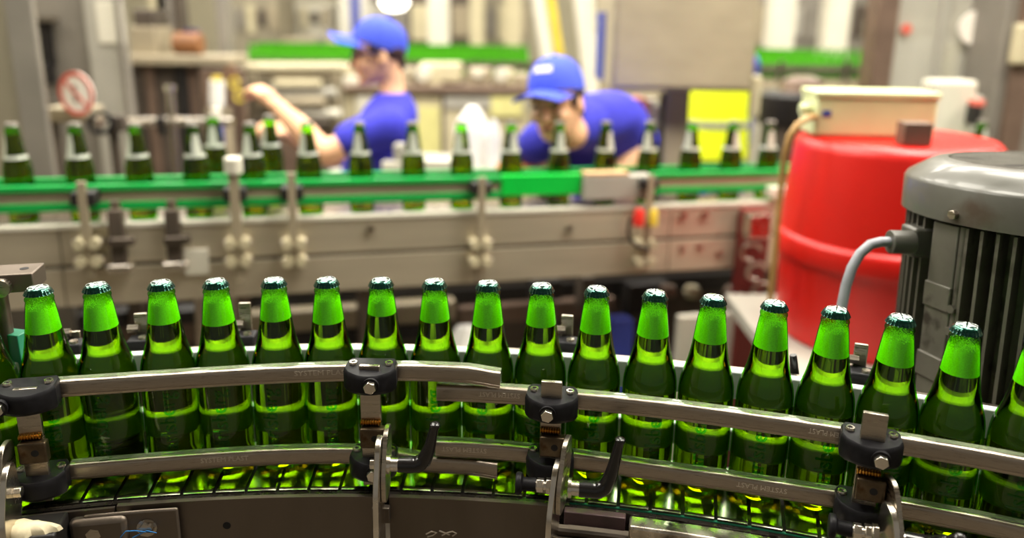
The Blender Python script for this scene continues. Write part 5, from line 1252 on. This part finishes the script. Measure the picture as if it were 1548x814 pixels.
cap_hat(H @ Matrix.Translation((0, 0, 0.018)), t, 'bluecap', -0.16, True, k=0.95)

# --- worker in the hi-vis vest, standing behind the control panel
YV = 4.6
t = thing('person', 'person in yellow hi-vis vest over blue workwear, upper body hidden by the steel panel', 'person', (at_y(1074, 300, YV).x, YV, 0.0))
x0 = t.location.x
H = head_frame(Vector((x0, YV - 0.02, 1.56)), (0.1, -1, -0.15))
b = MB(); head(b, H); limb(b, [H @ Vector((-0.03, 0, -0.06)), Vector((x0, YV, 1.40))], [0.058, 0.07])
def vr(z, hw_, hd_, dx=0): return (Vector((x0 + dx, YV, z)), X, Yv, hw_, hd_)
rings_loft(b, [vr(1.41, 0.08, 0.07), vr(1.36, 0.17, 0.09), vr(1.2, 0.18, 0.11), vr(1.0, 0.15, 0.1), vr(0.86, 0.165, 0.11), vr(0.78, 0.17, 0.11)])
arms = []
for s_ in (-1, 1):
    a_, e_, w_ = Vector((x0 + 0.165 * s_, YV, 1.33)), Vector((x0 + 0.185 * s_, YV + 0.06, 1.06)), Vector((x0 + 0.17 * s_, YV + 0.02, 0.82)); arms.append((a_, e_, w_))
    limb(b, [a_, a_.lerp(e_, 0.5), e_, e_.lerp(w_, 0.5), w_], [0.056, 0.05, 0.044, 0.041, 0.03]); hand(b, w_, (0, -0.3, -1), (-s_, -0.2, 0), curl=0.35, flip=s_)
    limb(b, [Vector((x0 + 0.09 * s_, YV, 0.8)), Vector((x0 + 0.1 * s_, YV - 0.01, 0.46)), Vector((x0 + 0.1 * s_, YV + 0.02, 0.09))], [0.085, 0.06, 0.045])
fused(b, 'body', 'skin', t, 0.008, 4); face_bits(H, t)
b = MB(); rings_loft(b, [vr(1.40, 0.09, 0.085), vr(1.36, 0.18, 0.105), vr(1.2, 0.192, 0.125), vr(1.0, 0.165, 0.118), vr(0.84, 0.178, 0.122)])
for s_, (a_, e_, w_) in zip((-1, 1), arms): limb(b, [a_, a_.lerp(e_, 0.5), e_, e_.lerp(w_, 0.5), e_.lerp(w_, 0.9)], [0.07, 0.064, 0.056, 0.05, 0.044])
for s_ in (-1, 1): limb(b, [Vector((x0 + 0.09 * s_, YV, 0.8)), Vector((x0 + 0.1 * s_, YV - 0.01, 0.46)), Vector((x0 + 0.1 * s_, YV + 0.02, 0.12))], [0.105, 0.085, 0.072])
fused(b, 'workwear', 'bluepaint', t, 0.010, 4)
b = MB(); rings_loft(b, [vr(1.385, 0.13, 0.115), vr(1.33, 0.172, 0.128), vr(1.2, 0.192, 0.140), vr(1.0, 0.190, 0.138), vr(0.86, 0.194, 0.142), vr(0.775, 0.200, 0.146)]); b.build('hi_vis_vest', 'hivis', t, world=True)
b = MB(); rings_loft(b, [vr(1.005, 0.196, 0.144), vr(0.965, 0.197, 0.145)]); b.build('reflective_band', 'reflective', t, world=True)
b = MB(); ell(b, H @ Vector((-0.022, 0, 0.035)), (0.085, 0.083, 0.083), H.to_3x3()); b.build('hair', 'hair', t, world=True)
for s_ in (-1, 1):
    b = MB(); limb(b, [Vector((x0 + 0.1 * s_, YV + 0.05, 0.055)), Vector((x0 + 0.1 * s_, YV - 0.14, 0.045))], [0.05, 0.042]); b.build('shoe', 'black', t, world=True)
